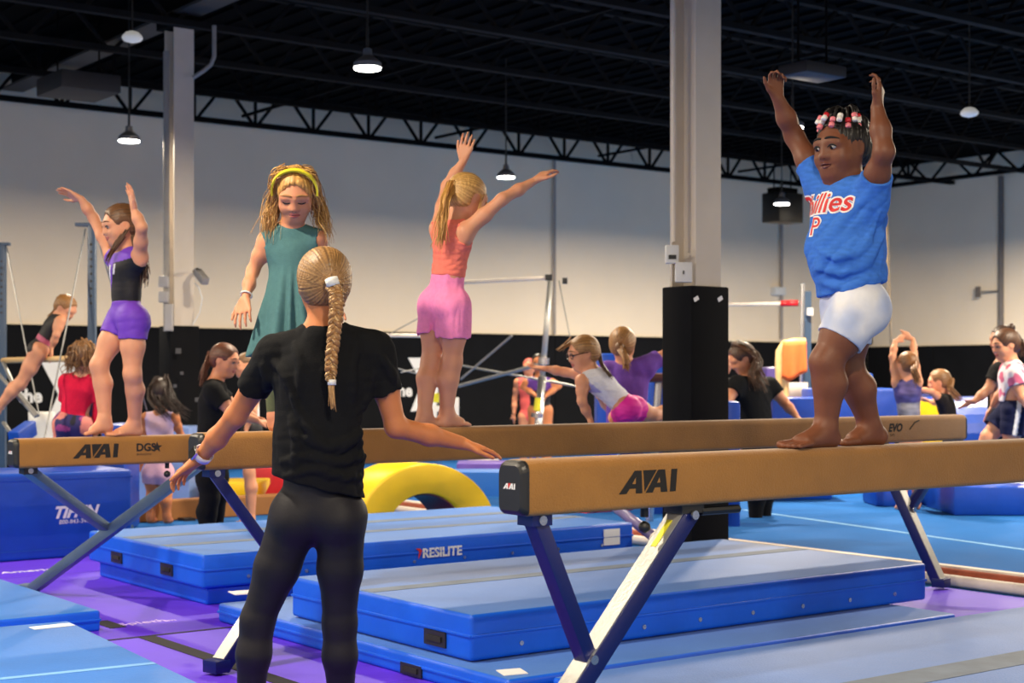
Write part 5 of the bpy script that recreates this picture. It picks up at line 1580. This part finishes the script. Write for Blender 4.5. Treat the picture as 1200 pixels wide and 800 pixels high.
# ================================================================== girl in coral and pink on the far beam
g4 = Person(6.98, dict(head=(548, 232, 0), neck=(533, 260, -.01), pelvis=(522, 348, 0), shL=(514, 267, .10), shR=(546, 271, -.09),
    elL=(524, 218, .18), wrL=(543, 189, .14), haL=(548, 165, .13), elR=(589, 233, -.10), wrR=(626, 212, -.02), haR=(648, 196, .02),
    hipL=(512, 356, .05), hipR=(533, 358, -.05), knL=(505, 424, .02), knR=(530, 424, -.02),
    anL=bp(fb, 497, 0.060, .01), anR=bp(fb, 523, 0.060, -.01), toL=bp(fb, 519, 0.001, .015), heL=bp(fb, 489, 0.001, .01), toR=bp(fb, 553, 0.001, -.012), heR=bp(fb, 515, 0.001, -.008)),
    H=1.16, g=0.93, face=(0.72, 0.62, -0.30), hh=0.205, skin=SK_FAIR)
g4.pn = {'L': (.4, .9, 0), 'R': (.2, .3, -1)}; g4.curl = {'L': 0.15, 'R': 0.55}; g4.spread = {'L': .2, 'R': .06}
g4.build_body('girl in coral tank top and pink shorts balancing with arms raised', 0.0045)
g4.face(brow=(170, 130, 80), iris=(60, 60, 70))
g4.part('tank_top', tank(g4, 0.006, (pt(527, 324, 6.98), -g4.up), 0.058, 0.058, 0.045, fold=0.0028, ff=80), 0.0045, M_cloth, lin(240, 126, 108))
g4.part('shorts', shorts(g4, 0.010, 0.46, 0.014, pt(525, 318, 6.98), fold=0.003, off=5, ff=60, fd=g4.up, gap=0.012), 0.005, M_cloth, lin(244, 140, 190))
T4 = g4.hp(0, -0.50, 0.12)
hair_cap(g4, T4, lin(222, 178, 108), lin(166, 118, 62), 0.004, 0.045)
ponytail(g4, T4, [pt(522, 232, 6.86), pt(519, 250, 6.85), pt(517, 272, 6.84), pt(514, 292, 6.85)], 90, 0.0032, *GOLD, seed=11, jit=0.010, wave=0.004, spread_end=1.5)
MB().tube([T4 - nrm(T4 - g4.hp(0, 0, 0.1)) * 0.01, T4 + nrm(T4 - g4.hp(0, 0, .1)) * 0.012], 0.016, 12).build('hair_tie', mat('dark tie', (60, 44, 36), .7), g4.o, smooth=True)
V, F, C = locks([[g4.hp(.34, .12, .1), g4.hp(.37, .10, -.2), g4.hp(.36, .1, -.5)], [g4.hp(.2, .34, .2), g4.hp(.3, .36, -.1), g4.hp(.3, .36, -.42)]], 5, 0.0022, 5, *GOLD, jit=0.004)
g4.mesh_part('loose_strands', V, F, M_hair, C)

# ================================================================== girl in the teal dress on the far beam
g3 = Person(6.46, dict(head=(346, 228, -.05), neck=(341, 266, .01), pelvis=(343, 372, 0), shR=(313, 281, 0.0), shL=(371, 279, 0.0),
    elR=(296, 318, .02), wrR=(288, 348, -.06), haR=(284, 372, -.10), elL=(381, 322, .06), wrL=(386, 352, .0), haL=(388, 375, -.04),
    hipR=(330, 382, 0), hipL=(357, 382, 0), knR=(322, 442, -.03), knL=(360, 442, .08),
    anR=bp(fb, 322, 0.06, -.01), anL=bp(fb, 372, 0.06, .0), toR=bp(fb, 337, 0.001, -.085), heR=bp(fb, 318, 0.001, .02), toL=bp(fb, 396, 0.001, 0), heL=bp(fb, 366, 0.001, 0)),
    H=1.16, g=0.90, face=(0.06, -0.86, -0.50), hh=0.212, skin=SK_LIGHT)
g3.pn = {'R': (0.3, .9, 0.2), 'L': (0, .9, .2)}; g3.curl = {'R': 0.3, 'L': .3}; g3.spread = {'R': .25, 'L': .1}
g3.build_body('long haired girl in teal dress and yellow headband looking down behind the coach', 0.0045)
g3.face(brow=(150, 108, 64), closed=True)
S = tank(g3, 0.007, None, 0.050, 0.056, 0.04, fold=0)
wst = pt(344, 312, 6.46); hemc = pt(341, 413, 6.46)
S.rc(wst, hemc + (hemc - wst) * 0.12, 0.084, 0.178, 0.02, fl=(np.array([0, 1., 0]), 0.88))
S.pl(hemc, -ZV, 0.005)
def skirt_folds(P):
    m_ = 1 / (1 + np.exp((P[:, 2] - f4(wst[2] - .02)) * 60))
    a = np.arctan2(P[:, 1] - f4(wst[1]), P[:, 0] - f4(wst[0]))
    dep = np.clip((f4(wst[2]) - P[:, 2]) / f4(.3), 0.15, 1.2)
    return (m_ * 0.017 * dep * np.sin(a * 11 + 1.5 * np.sin(a * 4) + 2 * P[:, 2]) + 0.0012 * wob(P, 40)).astype(f4)
S.post = skirt_folds; S.postamp = 0.020
g3.part('dress', S, 0.0048, M_cloth, lin(72, 110, 114))
g3.part('olive_sock', SDF().rc(g3.J['knR'] - ZV * .02, g3.J['anR'] + ZV * 0.012, 0.050 * g3.k, 0.038 * g3.k, 0.01).pl(g3.J['anR'] + ZV * 0.012, -ZV), 0.005, M_cloth, lin(96, 104, 74))
T3 = g3.hp(0, -.1, .5)
hair_cap(g3, T3, lin(214, 166, 92), lin(160, 108, 52), 0.0045, 0.05, f=30)
gs = []
for i, a in enumerate(np.linspace(-1, 1, 13)):
    sd = -1 if a < 0 else 1
    top = g3.hp(0.16 * a, 0.02, 0.48)
    side_ = g3.hp(0.40 * sd * (0.75 + .25 * abs(a)), 0.10 - 0.32 * abs(a), 0.15)
    low = g3.hp(0.44 * sd, 0.02 - 0.30 * abs(a), -0.28)
    # hangs down over the shoulders
    end = low + np.array([(-0.030 if sd > 0 else 0.035) * 1.0, -0.0, -0.15 - 0.03 * abs(a)])
    mid = low + np.array([(-0.02 if sd > 0 else 0.02), -0.01, -0.07])
    gs.append([top, g3.hp(.30 * sd, .12 - .22 * abs(a), .42), side_, low, mid, end])
V, F, C = locks(gs, 34, 0.0025, 21, lin(216, 170, 98), lin(140, 92, 44), jit=0.012, wave=0.011, wf=17, spread_end=1.6, seg=26)
g3.mesh_part('long_hair', V, F, M_hair, C)
arc = [g3.hp(0.43 * math.sin(a), 0.15 + 0.0 * a, 0.14 + 0.430 * math.cos(a)) for a in np.linspace(-1.75, 1.75, 25)]
mb = MB()
for i in range(len(arc) - 1):
    nn = nrm((arc[i] + arc[i + 1]) / 2 - g3.hp(0, .1, .1))
    mb.box((arc[i] + arc[i + 1]) / 2 + nn * 0.003, (arc[i + 1] - arc[i]) / 2 * 1.08, nn * 0.004, g3.hf[1] * 0.013)
mb.build('headband', mat('yellow band', (220, 208, 40), .6, var=.04), g3.o)
wv = g3.J['wrR']; d = nrm(g3.J['elR'] - wv); e1 = nrm(np.cross(d, [0, 1, 0.])); e2 = np.cross(d, e1)
MB().tube([wv + d * 0.012 + 0.024 * (math.cos(a) * e1 + math.sin(a) * e2) for a in np.linspace(0, 2 * math.pi, 17)], 0.0035, 6).build('bracelet', M_white_plastic, g3.o, smooth=True)

# ================================================================== girl in the purple leotard on the left beam
g2 = Person(7.86, dict(head=(141, 264, 0), neck=(148, 294, 0.02), pelvis=(148, 366, .01), shL=(164, 300, -.08), shR=(131, 297, .10),
    elL=(166, 266, -.20), wrL=(157, 246, -.20), haL=(153, 225, -.20), elR=(110, 256, .16), wrR=(95, 233, .12), haR=(73, 223, .12),
    hipL=(156, 374, -.05), hipR=(142, 374, .05), knL=(155, 438, -.06), knR=(116, 428, -.02),
    anL=bp(lb, 158, 0.062, -.012), anR=bp(lb, 123, 0.085, .012), toL=bp(lb, 125, 0.001, -.015), heL=bp(lb, 165, 0.001, -.008), toR=bp(lb, 97, 0.004, .014), heR=bp(lb, 131, 0.032, .01)),
    H=1.19, g=0.92, face=(-0.85, -0.52, -0.20), hh=0.205, skin=SK_FAIR)
g2.pn = {'L': (-.6, -.4, 0), 'R': (.2, -.4, -.9)}; g2.curl = {'L': 0.2, 'R': .1}; g2.spread = {'L': .1, 'R': .18}
g2.build_body('girl in purple and black leotard stepping on the beam with arms out', 0.0045)
g2.face(brow=(90, 60, 40), iris=(60, 44, 34), gaze=(0, -.6))
wz = pt(148, 354, 7.86)[2]
def leo2(V):
    n_ = V - g2.chest
    x = n_ @ g2.rt; y = n_ @ g2.up
    c = np.tile(lin(24, 23, 30), (len(V), 1))
    z = n_ @ g2.tf
    c[(y > 0.028 - 0.15 * x)] = lin(112, 64, 190)
    for (cx, ww, y0, y1, colr) in ((0.050, .009, -.13, .02, (228, 224, 238)), (0.026, .011, -.12, .03, (112, 64, 190)), (0.002, .008, -.03, .025, (228, 224, 238)), (.055, .02, -.17, -.135, (112, 64, 190))):
        q = np.abs(x - (cx + 3.0 * (y + .04) ** 2 - .35 * (y + .04)))
        c[(q < ww) & (y > y0) & (y < y1) & (z > 0)] = lin(*colr)
    return c
g2.part('leotard', tank(g2, 0.004, None, 0.052, 0.056, 0.03, fold=0.0006, hips=True), 0.0045, M_lycra, leo2)
g2.part('shorts', shorts(g2, 0.008, 0.30, 0.002, pt(148, 353, 7.86), fold=0.0015, ff=40), 0.0045, M_lycra, lin(106, 58, 184))
T2 = g2.hp(0, -0.40, 0.05)
hair_cap(g2, T2, lin(122, 84, 52), lin(74, 48, 32), 0.0045, 0.045)
ponytail(g2, T2, [pt(160, 285, 7.86), pt(167, 300, 7.84), pt(170, 318, 7.83), pt(168, 337, 7.85)], 80, 0.0036, lin(112, 74, 46), lin(62, 40, 28), seed=31, jit=0.014, wave=0.004, spread_end=1.1, name='long_hair')
V, F, C = locks([[g2.hp(-.3, -.1, -.1), pt(133, 292, 7.78), pt(128, 300, 7.74), pt(125, 310, 7.74)]], 26, 0.003, 8, lin(112, 74, 46), lin(62, 40, 28), jit=.008)
g2.mesh_part('hair_lock', V, F, M_hair, C)

# ================================================================== people further back
def bgp(Y, label, head, neck, pelvis, fwd, H=1.25, g=0.95, face=None, skin=SK_FAIR, hh=None, h=0.008, feet=True, floor=0.0, hand_simple=True, det=True, **J):
    """figure with a default stance; any joint can be given explicitly"""
    K = H / 1.2 * g; s_ = FPX / Y
    fw = nrm([fwd[0], fwd[1], 0]); rt = np.cross(fw, ZV)
    nk, pv, hd = pt(neck[0], neck[1], Y + (neck[2] if len(neck) > 2 else 0)), pt(pelvis[0], pelvis[1], Y + (pelvis[2] if len(pelvis) > 2 else 0)), pt(head[0], head[1], Y + (head[2] if len(head) > 2 else 0))
    D = dict(head=hd, neck=nk, pelvis=pv); up = nrm(nk - pv)
    for sd, q in (('L', -1), ('R', 1)):
        D['sh' + sd] = nk - up * 0.035 * K + rt * q * 0.125 * K
        D['hip' + sd] = pv - up * 0.03 * K + rt * q * 0.052 * K
        zf = floor
        hp_ = D['hip' + sd]
        D['an' + sd] = np.array([hp_[0] + rt[0] * q * .02, hp_[1] + rt[1] * q * .02, zf + 0.06 * K])
        D['kn' + sd] = hp_ + (D['an' + sd] - hp_) * 0.48 + fw * 0.015
        D['el' + sd] = D['sh' + sd] - ZV * 0.20 * K + rt * q * 0.04 * K - fw * 0.02
        D['wr' + sd] = D['el' + sd] - ZV * 0.165 * K + fw * 0.05
        D['ha' + sd] = D['wr' + sd] - ZV * 0.12 * K
    for k_, v in J.items():
        D[k_] = v if isinstance(v, np.ndarray) else pt(v[0], v[1], Y + (v[2] if len(v) > 2 else 0))
    for sd in 'LR':
        if 'to' + sd not in D:
            a = D['an' + sd]; D['to' + sd] = np.array([*(a + fw * 0.12 * K)[:2], a[2] - 0.058 * K])
        if 'ha' + sd not in J and 'wr' + sd in J:
            D['ha' + sd] = D['wr' + sd] + nrm(D['wr' + sd] - D['el' + sd]) * 0.12 * K
    p = Person(Y, D, H, g, face if face is not None else (fwd[0], fwd[1], 0), hh=hh, skin=skin)
    p.build_body(label, h, simple=hand_simple, detail=det, feet=feet)
    return p
hB = 0.008
# girl pushing up on the single bar
b6 = bgp(12.3, 'girl in dark leotard leaning over the single bar', (77, 361), (70, 371), (47, 407), (0.9, 0.1), 1.25, 0.9, face=(0.75, -0.25, -0.6), hh=.20,
    shL=(68, 374, .10), shR=(71, 376, -.10), elL=(65, 391, .08), elR=(66, 392, -.14), wrL=(60, 406, .02), wrR=(61, 406, -.10), haL=(59, 424, .02), haR=(60, 424, -.10),
    hipL=(46, 409, .05), hipR=(46, 411, -.06), knL=(26, 446, .06), knR=(24, 450, -.06), anL=(0, 474, .06), anR=(-4, 480, -.06), toL=(-16, 482, .06), toR=(-20, 488, -.06), heL=(4, 480, .06), heR=(0, 486, -.06))
def c6(V):
    y = (V - b6.J['pelvis']) @ b6.up
    c = np.tile(lin(38, 36, 38), (len(V), 1)); c[(y > 0.055) & (y < 0.095)] = lin(186, 92, 120); return c
b6.part('leotard', tank(b6, 0.004, None, 0.05, 0.055, 0.02, fold=0, hips=True, leg_cut=0.07), hB, M_lycra, c6)
T = b6.hp(0, -.48, .2); hair_cap(b6, T, lin(170, 122, 70), lin(120, 80, 44), 0.007)
ponytail(b6, T, [pt(66, 362, 12.3), pt(60, 370, 12.3), pt(55, 375, 12.3)], 40, .005, lin(180, 130, 76), lin(120, 80, 44), 3, .012)
# child in red
b7 = bgp(11.2, 'curly haired child in red long sleeved top and patterned leggings', (98, 418), (96, 441), (86, 492), (-0.1, 1), 1.42, 0.88, hh=.215,
    shL=(78, 446, 0), shR=(113, 446, 0), elL=(76, 468, .1), wrL=(80, 488, .2), elR=(116, 470, 0.02), wrR=(113, 496, .06))
b7.part('top', tee(b7, 0.008, 0.98, (pt(86, 490, 11.2), -b7.up), .05, .006, fold=.003), hB, M_cloth, lin(214, 28, 66))
for sd in 'R': b7.part('sleeve', SDF().rc(b7.J['elR'], b7.J['wrR'], .040, .034, .01), hB, M_cloth, lin(214, 28, 66))
def c7(V):
    n_ = wob(V.astype(f4), 30, (1, 1, 1.6), 4, 3); m_ = wob(V.astype(f4), 24, (1.4, 1, .6), 4, 9)
    c = np.tile(lin(44, 38, 96), (len(V), 1)); c[n_ > .25] = lin(150, 60, 130); c[(m_ > .35)] = lin(216, 130, 120); c[m_ < -.5] = lin(24, 22, 40); return c
b7.part('leggings', leggings(b7, .009, 1.9, pt(86, 484, 11.2)), hB, M_lycra, c7)
hair_cap(b7, b7.hp(0, -.1, .5), lin(124, 88, 54), lin(84, 56, 36), .007, .05)
gs = [[b7.hp(.1 * math.cos(a), -.05 + .1 * math.sin(a), .5), b7.hp(.38 * math.cos(a), -.08 + .38 * math.sin(a), .25), b7.hp(.48 * math.cos(a), -.12 + .42 * math.sin(a), -.2), b7.hp(.46 * math.cos(a), -.16 + .38 * math.sin(a), -.66)] for a in np.linspace(-3.6, .45, 14)]
V, F, C = locks(gs, 9, .006, 4, lin(150, 106, 62), lin(84, 56, 34), jit=.016, wave=.016, wf=20, spread_end=1.3)
b7.mesh_part('curly_hair', V, F, M_hair, C)
# girl in lavender
b8 = bgp(12.5, 'dark haired girl in lavender leotard and pink shorts', (190, 459), (188, 484), (186, 550), (0.15, 1), 1.2, 0.95, hh=.21, skin=SK_TAN,
    elL=(168, 512, .06), elR=(212, 510, .06), wrL=(166, 535, .14), wrR=(216, 533, .14))
def c8(V):
    n_ = np.clip(.5 + wob(V.astype(f4), 16, n=4, off=5), 0, 1)[:, None]; return lin(196, 178, 226) * (1 - n_) + lin(226, 190, 206) * n_
b8.part('leotard', tank(b8, .005, None, .055, .06, .05, fold=.001, hips=True), hB, M_lycra, c8)
b8.part('shorts', shorts(b8, .012, .35, .006, pt(186, 540, 12.5)), hB, M_cloth, lin(220, 176, 196))
hair_cap(b8, b8.hp(0, -.1, .5), *DARKBR, .007, .05)
gs = [[b8.hp(.2 * a, -.1, .5), b8.hp(.42 * a, -.35, .1), b8.hp(.45 * a + .15, -.45, -.3), b8.hp(.5 * a + .45, -.5, -.65), b8.hp(.55 * a + .95, -.5, -.95)] for a in np.linspace(-1, 1, 10)]
V, F, C = locks(gs, 14, .0045, 6, *DARKBR, jit=.014, wave=.008, spread_end=2.2); b8.mesh_part('windblown_hair', V, F, M_hair, C)
# woman in black beside the left column
b9 = bgp(10.6, 'woman in black shirt with auburn ponytail leaning over beside the column', (264, 422), (252, 448), (248, 532), (1, -0.15), 1.56, 0.95, hh=.222, face=(0.94, -0.3, -0.25), skin=SK_LIGHT,
    shL=(251, 455, .16), shR=(250, 458, -.16), elL=(276, 478, .2), wrL=(298, 488, .18), elR=(272, 484, -.18), wrR=(300, 492, -.12))
b9.face(brow=(80, 50, 36))
b9.part('shirt', tee(b9, .014, .55, (pt(248, 534, 10.6), -b9.up), .05, .012, loose=.008, fold=.004), hB, M_cloth, lin(16, 17, 20))
b9.part('trousers', leggings(b9, .008, 1.9), hB, M_cloth, lin(20, 20, 23))
T = b9.hp(0, -.50, .05); hair_cap(b9, T, *REDBR, .006)
ponytail(b9, T, [pt(243, 426, 10.6), pt(239, 438, 10.58), pt(237, 452, 10.58)], 60, .005, *REDBR, 5, .014)
# small child facing her
b10 = bgp(12.4, 'small child in white top facing the woman in black', (288, 428), (292, 448), (294, 500), (-1, -.2), 1.25, .9, hh=.2, face=(-.9, -.3, 0),
    elR=(292, 470, -.1), wrR=(285, 484, -.14))
b10.part('top', tee(b10, .008, .5, (pt(294, 498, 12.4), -b10.up), .05, .008, fold=.002), hB, M_cloth, lambda V: np.where((wob(V.astype(f4), 40, n=4) > .35)[:, None], lin(220, 120, 140), lin(226, 218, 220)))
b10.part('shorts', shorts(b10, .008, .5, .0), hB, M_lycra, lin(26, 26, 34))
hair_cap(b10, b10.hp(0, -.5, .1), lin(130, 98, 70), lin(92, 66, 46), .007, .03)
# two girls waiting by the uneven bars
b11 = bgp(17.0, 'girl in purple and black leotard standing with hands on hips by the bars', (631, 425), (632, 444), (633, 478), (-0.1, -1), 1.42, .92, hh=.2, skin=SK_TAN,
    elR=(613, 453, .04), wrR=(628, 464, -.12), elL=(655, 452, .04), wrL=(639, 464, -.12))
b11.part('leotard', tank(b11, .006, None, .055, .058, .03, fold=0, hips=True, leg_cut=.075), .011, M_lycra, lambda V: np.where((((V - b11.chest) @ b11.up) > -0.03)[:, None], lin(84, 44, 130), lin(22, 20, 28)))
hair_cap(b11, b11.hp(0, -.5, .1), *BLACKH, .01); b11.face(brow=(30, 24, 20))
b11b = bgp(18.2, 'girl in coral top standing close behind the girl with hands on hips', (620, 430), (619, 444), (620, 486), (-0.2, -1), 1.35, .9, hh=.2, skin=SK_LIGHT)
b11b.part('top', tank(b11b, .006, None, .055, .058, .03, fold=0, hips=True), .011, M_cloth, lin(220, 96, 92))
hair_cap(b11b, b11b.hp(0, -.5, .1), lin(190, 96, 84), lin(150, 70, 62), .01)
# girl in glasses on the third beam
b12 = bgp(9.72, 'girl with glasses in white top and hot pink shorts crawling along a beam', (683, 414), (692, 437), (734, 477), (-0.95, 0.3), 1.2, .97, hh=.215, face=(-0.94, -0.30, -0.22),
    shL=(682, 446, -.10), shR=(690, 440, .10), elR=(662, 436, .16), wrR=(641, 432, .16), haR=(624, 430, .16), elL=(682, 470, -.12), wrL=(691, 490, -.08), haL=(694, 498, -.08),
    hipL=(734, 480, -.06), hipR=(740, 478, .06), knL=bp(lb, 722, 0.04, -.02), anL=bp(lb, 764, 0.03, -.02), toL=bp(lb, 790, .012, -.02), heL=bp(lb, 770, .05, -.02),
    knR=(764, 486, .14), anR=bp(lb, 800, 0.06, .02), toR=bp(lb, 822, .012, .02), heR=bp(lb, 795, .012, .02), h=0.0065, hand_simple=False)
b12.face(brow=(130, 96, 60))
def c12(V):
    n_ = wob(V.astype(f4), 22, n=4, off=2)[:, None]; c = np.tile(lin(226, 226, 240), (len(V), 1)); lo_ = ((V - b12.chest) @ b12.tf)[:, None] > .01
    return np.where((n_ > .1) & lo_, lin(170, 166, 220), c)
b12.part('tank_top', tank(b12, .007, None, .055, .055, .02, fold=.003, hips=False), .006, M_cloth, c12)
b12.part('shorts', shorts(b12, .008, .38, .003, b12.J['pelvis'] + b12.up * .055, fold=.003, ff=60), .006, M_lycra, lin(224, 44, 160))
T = b12.hp(0, -.48, .0); hair_cap(b12, T, *BLOND_D, .005, .045)
ponytail(b12, T, [pt(704, 426, 9.7), pt(712, 436, 9.66), pt(718, 444, 9.64)], 30, .005, *BROWN, 4, .006, name='braid')
V, F, C = locks([[b12.hp(.1, .2, .42), b12.hp(.15, .5, .3), b12.hp(.1, .75, .2)]], 14, .003, 9, *BLOND_D, jit=.012); b12.mesh_part('loose_strands', V, F, M_hair, C)
mb = MB()
for sd in (-1, 1):
    c_ = b12.hp(sd * .16, .42, 0)
    mb.tube([c_ + b12.hh * (.11 * math.cos(a) * b12.hf[0] + .085 * math.sin(a) * b12.hf[2]) for a in np.linspace(0, 2 * math.pi, 15)], .003, 5)
    mb.tube([b12.hp(sd * .27, .41, .02), b12.hp(sd * .36, .1, .03), b12.hp(sd * .37, -.05, .02)], .0028, 5)
mb.tube([b12.hp(-.05, .44, .02), b12.hp(.05, .44, .02)], .003, 5)
mb.build('glasses', mat('dark frames', (30, 22, 20), .4, var=0), b12.o)
# woman in purple
b13 = bgp(10.5, 'woman in purple shirt seen from behind reaching out beside the column', (730, 404), (732, 428), (736, 512), (0.25, 1), 1.5, .98, hh=.225, skin=SK_FAIR,
    shL=(712, 434, .02), shR=(757, 428, -.02), elL=(704, 462, .1), wrL=(716, 484, .24), elR=(782, 414, .06), wrR=(806, 408, .1),
    hipL=(742, 520, 0), hipR=(758, 518, 0), knL=(786, 570, .1), knR=(800, 570, .1), anL=(802, 630, .1), anR=(816, 630, .15))
b13.part('shirt', tee(b13, .015, .5, (pt(736, 516, 10.5), -b13.up), .05, .014, loose=.010, fold=.0045), hB, M_cloth, lin(112, 76, 170))
b13.part('trousers', leggings(b13, .008, 1.9), hB, M_cloth, lin(70, 60, 120))
T = b13.hp(0, -.5, -.05); hair_cap(b13, T, *BLOND_D, .006, .06)
ponytail(b13, T, [pt(733, 420, 10.28), pt(734, 428, 10.27), pt(735, 433, 10.27)], 40, .006, *BLOND_D, 8, .012, name='low_bun')
b13.part('bun', SDF().el(b13.hp(0, -.56, -.1), np.eye(3), np.array([.035, .03, .04]), .01), .006, M_hair, BLOND_D[1])
# woman in black with long hair
b14 = bgp(12.0, 'long haired woman in black shirt bending over a blue block', (869, 420), (878, 446), (890, 520), (-0.8, 0.5), 1.58, 1.0, hh=.225, face=(-0.80, -0.15, -0.45), skin=SK_LIGHT, floor=0.0,
    shL=(864, 450, -.12), shR=(902, 452, .12), elL=(853, 468, -.2), wrL=(848, 484, -.3), elR=(918, 470, .1), wrR=(932, 486, 0))
b14.part('shirt', tee(b14, .016, .5, (pt(890, 530, 12), -b14.up), .05, .014, loose=.014, fold=.0045), hB, M_cloth, lin(17, 18, 21))
b14.part('trousers', leggings(b14, .01, 1.9), hB, M_cloth, lin(16, 17, 20))
for sd in 'LR':
    a = b14.J['an' + sd]; tt_ = b14.J['to' + sd]
    b14.part('shoe', SDF().rc(a - ZV * .03, tt_ + ZV * .03, .042, .036, .01).pl(np.array([0, 0, .002]), -ZV), .008, M_cloth, lin(190, 186, 184))
hair_cap(b14, b14.hp(0, -.1, .5), *BROWN, .006, .05)
gs = [[b14.hp(.12 * a, -.0, .52), b14.hp(.40 * a, -.22, .2), b14.hp(.42 * a, -.42, -.25), pt(884 + 6 * a, 440, 11.88), pt(893 + 8 * a, 460, 11.86)] for a in np.linspace(-1, 1, 10)]
V, F, C = locks(gs, 12, .005, 16, *BROWN, jit=.016, wave=.008, spread_end=1.5); b14.mesh_part('long_hair', V, F, M_hair, C)
b14b = bgp(13.2, 'person in dark clothes mostly hidden behind the padded column', (846, 424), (844, 446), (842, 520), (0.4, -1), 1.5, .98, hh=.22, skin=SK_LIGHT, hand_simple=True)
b14b.part('shirt', tee(b14b, .014, .55, (pt(842, 524, 13.2), -b14b.up), .05, .012, loose=.012, fold=.004), .01, M_cloth, lin(20, 20, 24))
b14b.part('trousers', leggings(b14b, .008, 1.9), .01, M_cloth, lin(24, 24, 28)); hair_cap(b14b, b14b.hp(0, -.5, .1), *DARKBR, .009)
# girl with arms overhead
b15 = bgp(12.6, 'girl in silver and violet leotard with arms curved overhead', (1063, 427), (1063, 445), (1066, 500), (-0.35, 1), 1.2, .92, hh=.2, floor=.1, skin=SK_FAIR,
    shL=(1051, 447, 0), shR=(1075, 446, -.04), elL=(1046, 418, .05), wrL=(1049, 400, .10), haL=(1060, 393, .12), elR=(1071, 414, .02), wrR=(1070, 398, .10), haR=(1061, 391, .12))
def c15(V):
    n_ = wob(V.astype(f4), 60, n=5)[:, None]; y = ((V - b15.waist) @ b15.up)[:, None]
    c = np.where(y > .06, lin(96, 86, 140), lin(150, 148, 160)); return c * (1 + .5 * n_)
b15.part('leotard', tank(b15, .005, None, .052, .058, .05, fold=0, hips=True), hB, mat('metallic lycra', (255, 255, 255), .35, metal=.4, attr='Col'), c15)
T = b15.hp(0, -.45, .05); hair_cap(b15, T, lin(150, 100, 56), lin(100, 64, 38), .007, .05)
ponytail(b15, T, [pt(1071, 434, 12.4), pt(1075, 444, 12.4), pt(1074, 452, 12.4)], 40, .005, lin(170, 118, 66), lin(110, 72, 42), 3, .012)
# ponytailed girl
b16 = bgp(13.6, 'ponytailed girl in black top reaching forward by the barrel', (1100, 447), (1106, 463), (1116, 508), (-0.9, 0.35), 1.15, .95, hh=.205, floor=.335, face=(-.9, .25, -.1),
    shL=(1103, 468, -.08), shR=(1110, 466, .08), elL=(1092, 459, -.12), wrL=(1077, 456, -.14), elR=(1100, 472, .14), wrR=(1090, 470, .2))
b16.part('top', tee(b16, .010, .3, (pt(1116, 506, 13.6), -b16.up), .05, .008, fold=.002), .009, M_cloth, lin(32, 30, 32))
b16.part('leggings', leggings(b16, .006, 1.9), .009, M_lycra, lin(30, 30, 40))
T = b16.hp(0, -.5, .0); hair_cap(b16, T, lin(150, 110, 70), lin(104, 72, 46), .007, .045)
ponytail(b16, T, [pt(1113, 456, 13.5), pt(1121, 464, 13.5), pt(1127, 474, 13.5)], 36, .006, lin(184, 134, 82), lin(120, 84, 52), 3, .012)
# girl in tie-dye tee at the right edge
b17 = bgp(12.5, 'girl in white and pink tie dyed shirt and navy striped shorts', (1178, 404), (1186, 428), (1188, 476), (-0.92, -0.15), 1.6, .98, hh=.245, floor=.335, face=(-0.93, -0.2, -0.22), skin=SK_FAIR, h=0.0065,
    shL=(1190, 436, -.14), shR=(1182, 434, .14), elL=(1195, 458, -.16), wrL=(1202, 474, -.2), elR=(1176, 456, .18), wrR=(1164, 474, .2),
    hipL=(1190, 482, -.06), hipR=(1186, 480, .06), knL=(1184, 520, -.06), knR=(1158, 512, .04), anL=(1196, 552, -.02), anR=(1138, 551, .06))
b17.face(brow=(60, 40, 30))
def c17(V):
    n_ = wob(V.astype(f4), 34, n=5, off=3)[:, None]; return np.where(n_ > .22, lin(214, 110, 140), lin(232, 222, 224))
b17.part('shirt', tee(b17, .012, .6, (pt(1188, 470, 12.5), -b17.up), .052, .012, loose=.01, fold=.003), .0065, M_cloth, c17)
def c17s(V):
    d_ = nrm(b17.J['knL'] - b17.J['hipL']); r_ = (V - b17.J['hipL']); r_ = r_ - (r_ @ d_)[:, None] * d_; x = r_ @ b17.hfw; y = r_ @ b17.hrt
    return np.where(((np.abs(x + .0) < .018) & (y < 0))[:, None], lin(222, 222, 226), lin(22, 28, 62))
b17.part('shorts', shorts(b17, .012, .62, .012, pt(1188, 468, 12.5), fold=.003), .0065, M_cloth, c17s)
T = b17.hp(0, -.35, .40); hair_cap(b17, T, *BROWN, .006, .05)
b17.part('bun', SDF().el(b17.hp(0, -.35, .52), np.eye(3), np.array([.032, .032, .034]), .01), .006, M_hair, BROWN[1])
V, F, C = locks([[b17.hp(.2 * a, -.4, .1), b17.hp(.25 * a, -.5, -.2), b17.hp(.28 * a, -.48, -.55)] for a in (-1, 0, 1)], 16, .005, 5, *BROWN, jit=.014, wave=.006); b17.mesh_part('loose_hair', V, F, M_hair, C)
b18 = bgp(13.5, 'person in black shirt with arm out behind the tie dyed shirt', (1174, 398), (1172, 428), (1174, 500), (-0.9, .2), 1.7, .98, hh=.24, floor=.335, skin=mat('brown skin', (150, 100, 72), .5, var=.05, sss=.1), face=(-.9, -.1, -.1),
    shL=(1170, 434, -.14), shR=(1174, 432, .14), elL=(1158, 456, -.14), wrL=(1142, 470, -.16), haL=(1134, 473, -.16))
b18.part('shirt', tee(b18, .014, .5, (pt(1174, 508, 13.5), -b18.up), .05, .012, loose=.01, fold=.004), hB, M_cloth, lin(20, 20, 22))
b18.part('trousers', leggings(b18, .008, 1.9), hB, M_cloth, lin(24, 25, 34)); hair_cap(b18, b18.hp(0, -.5, .1), *DARKBR, .006)
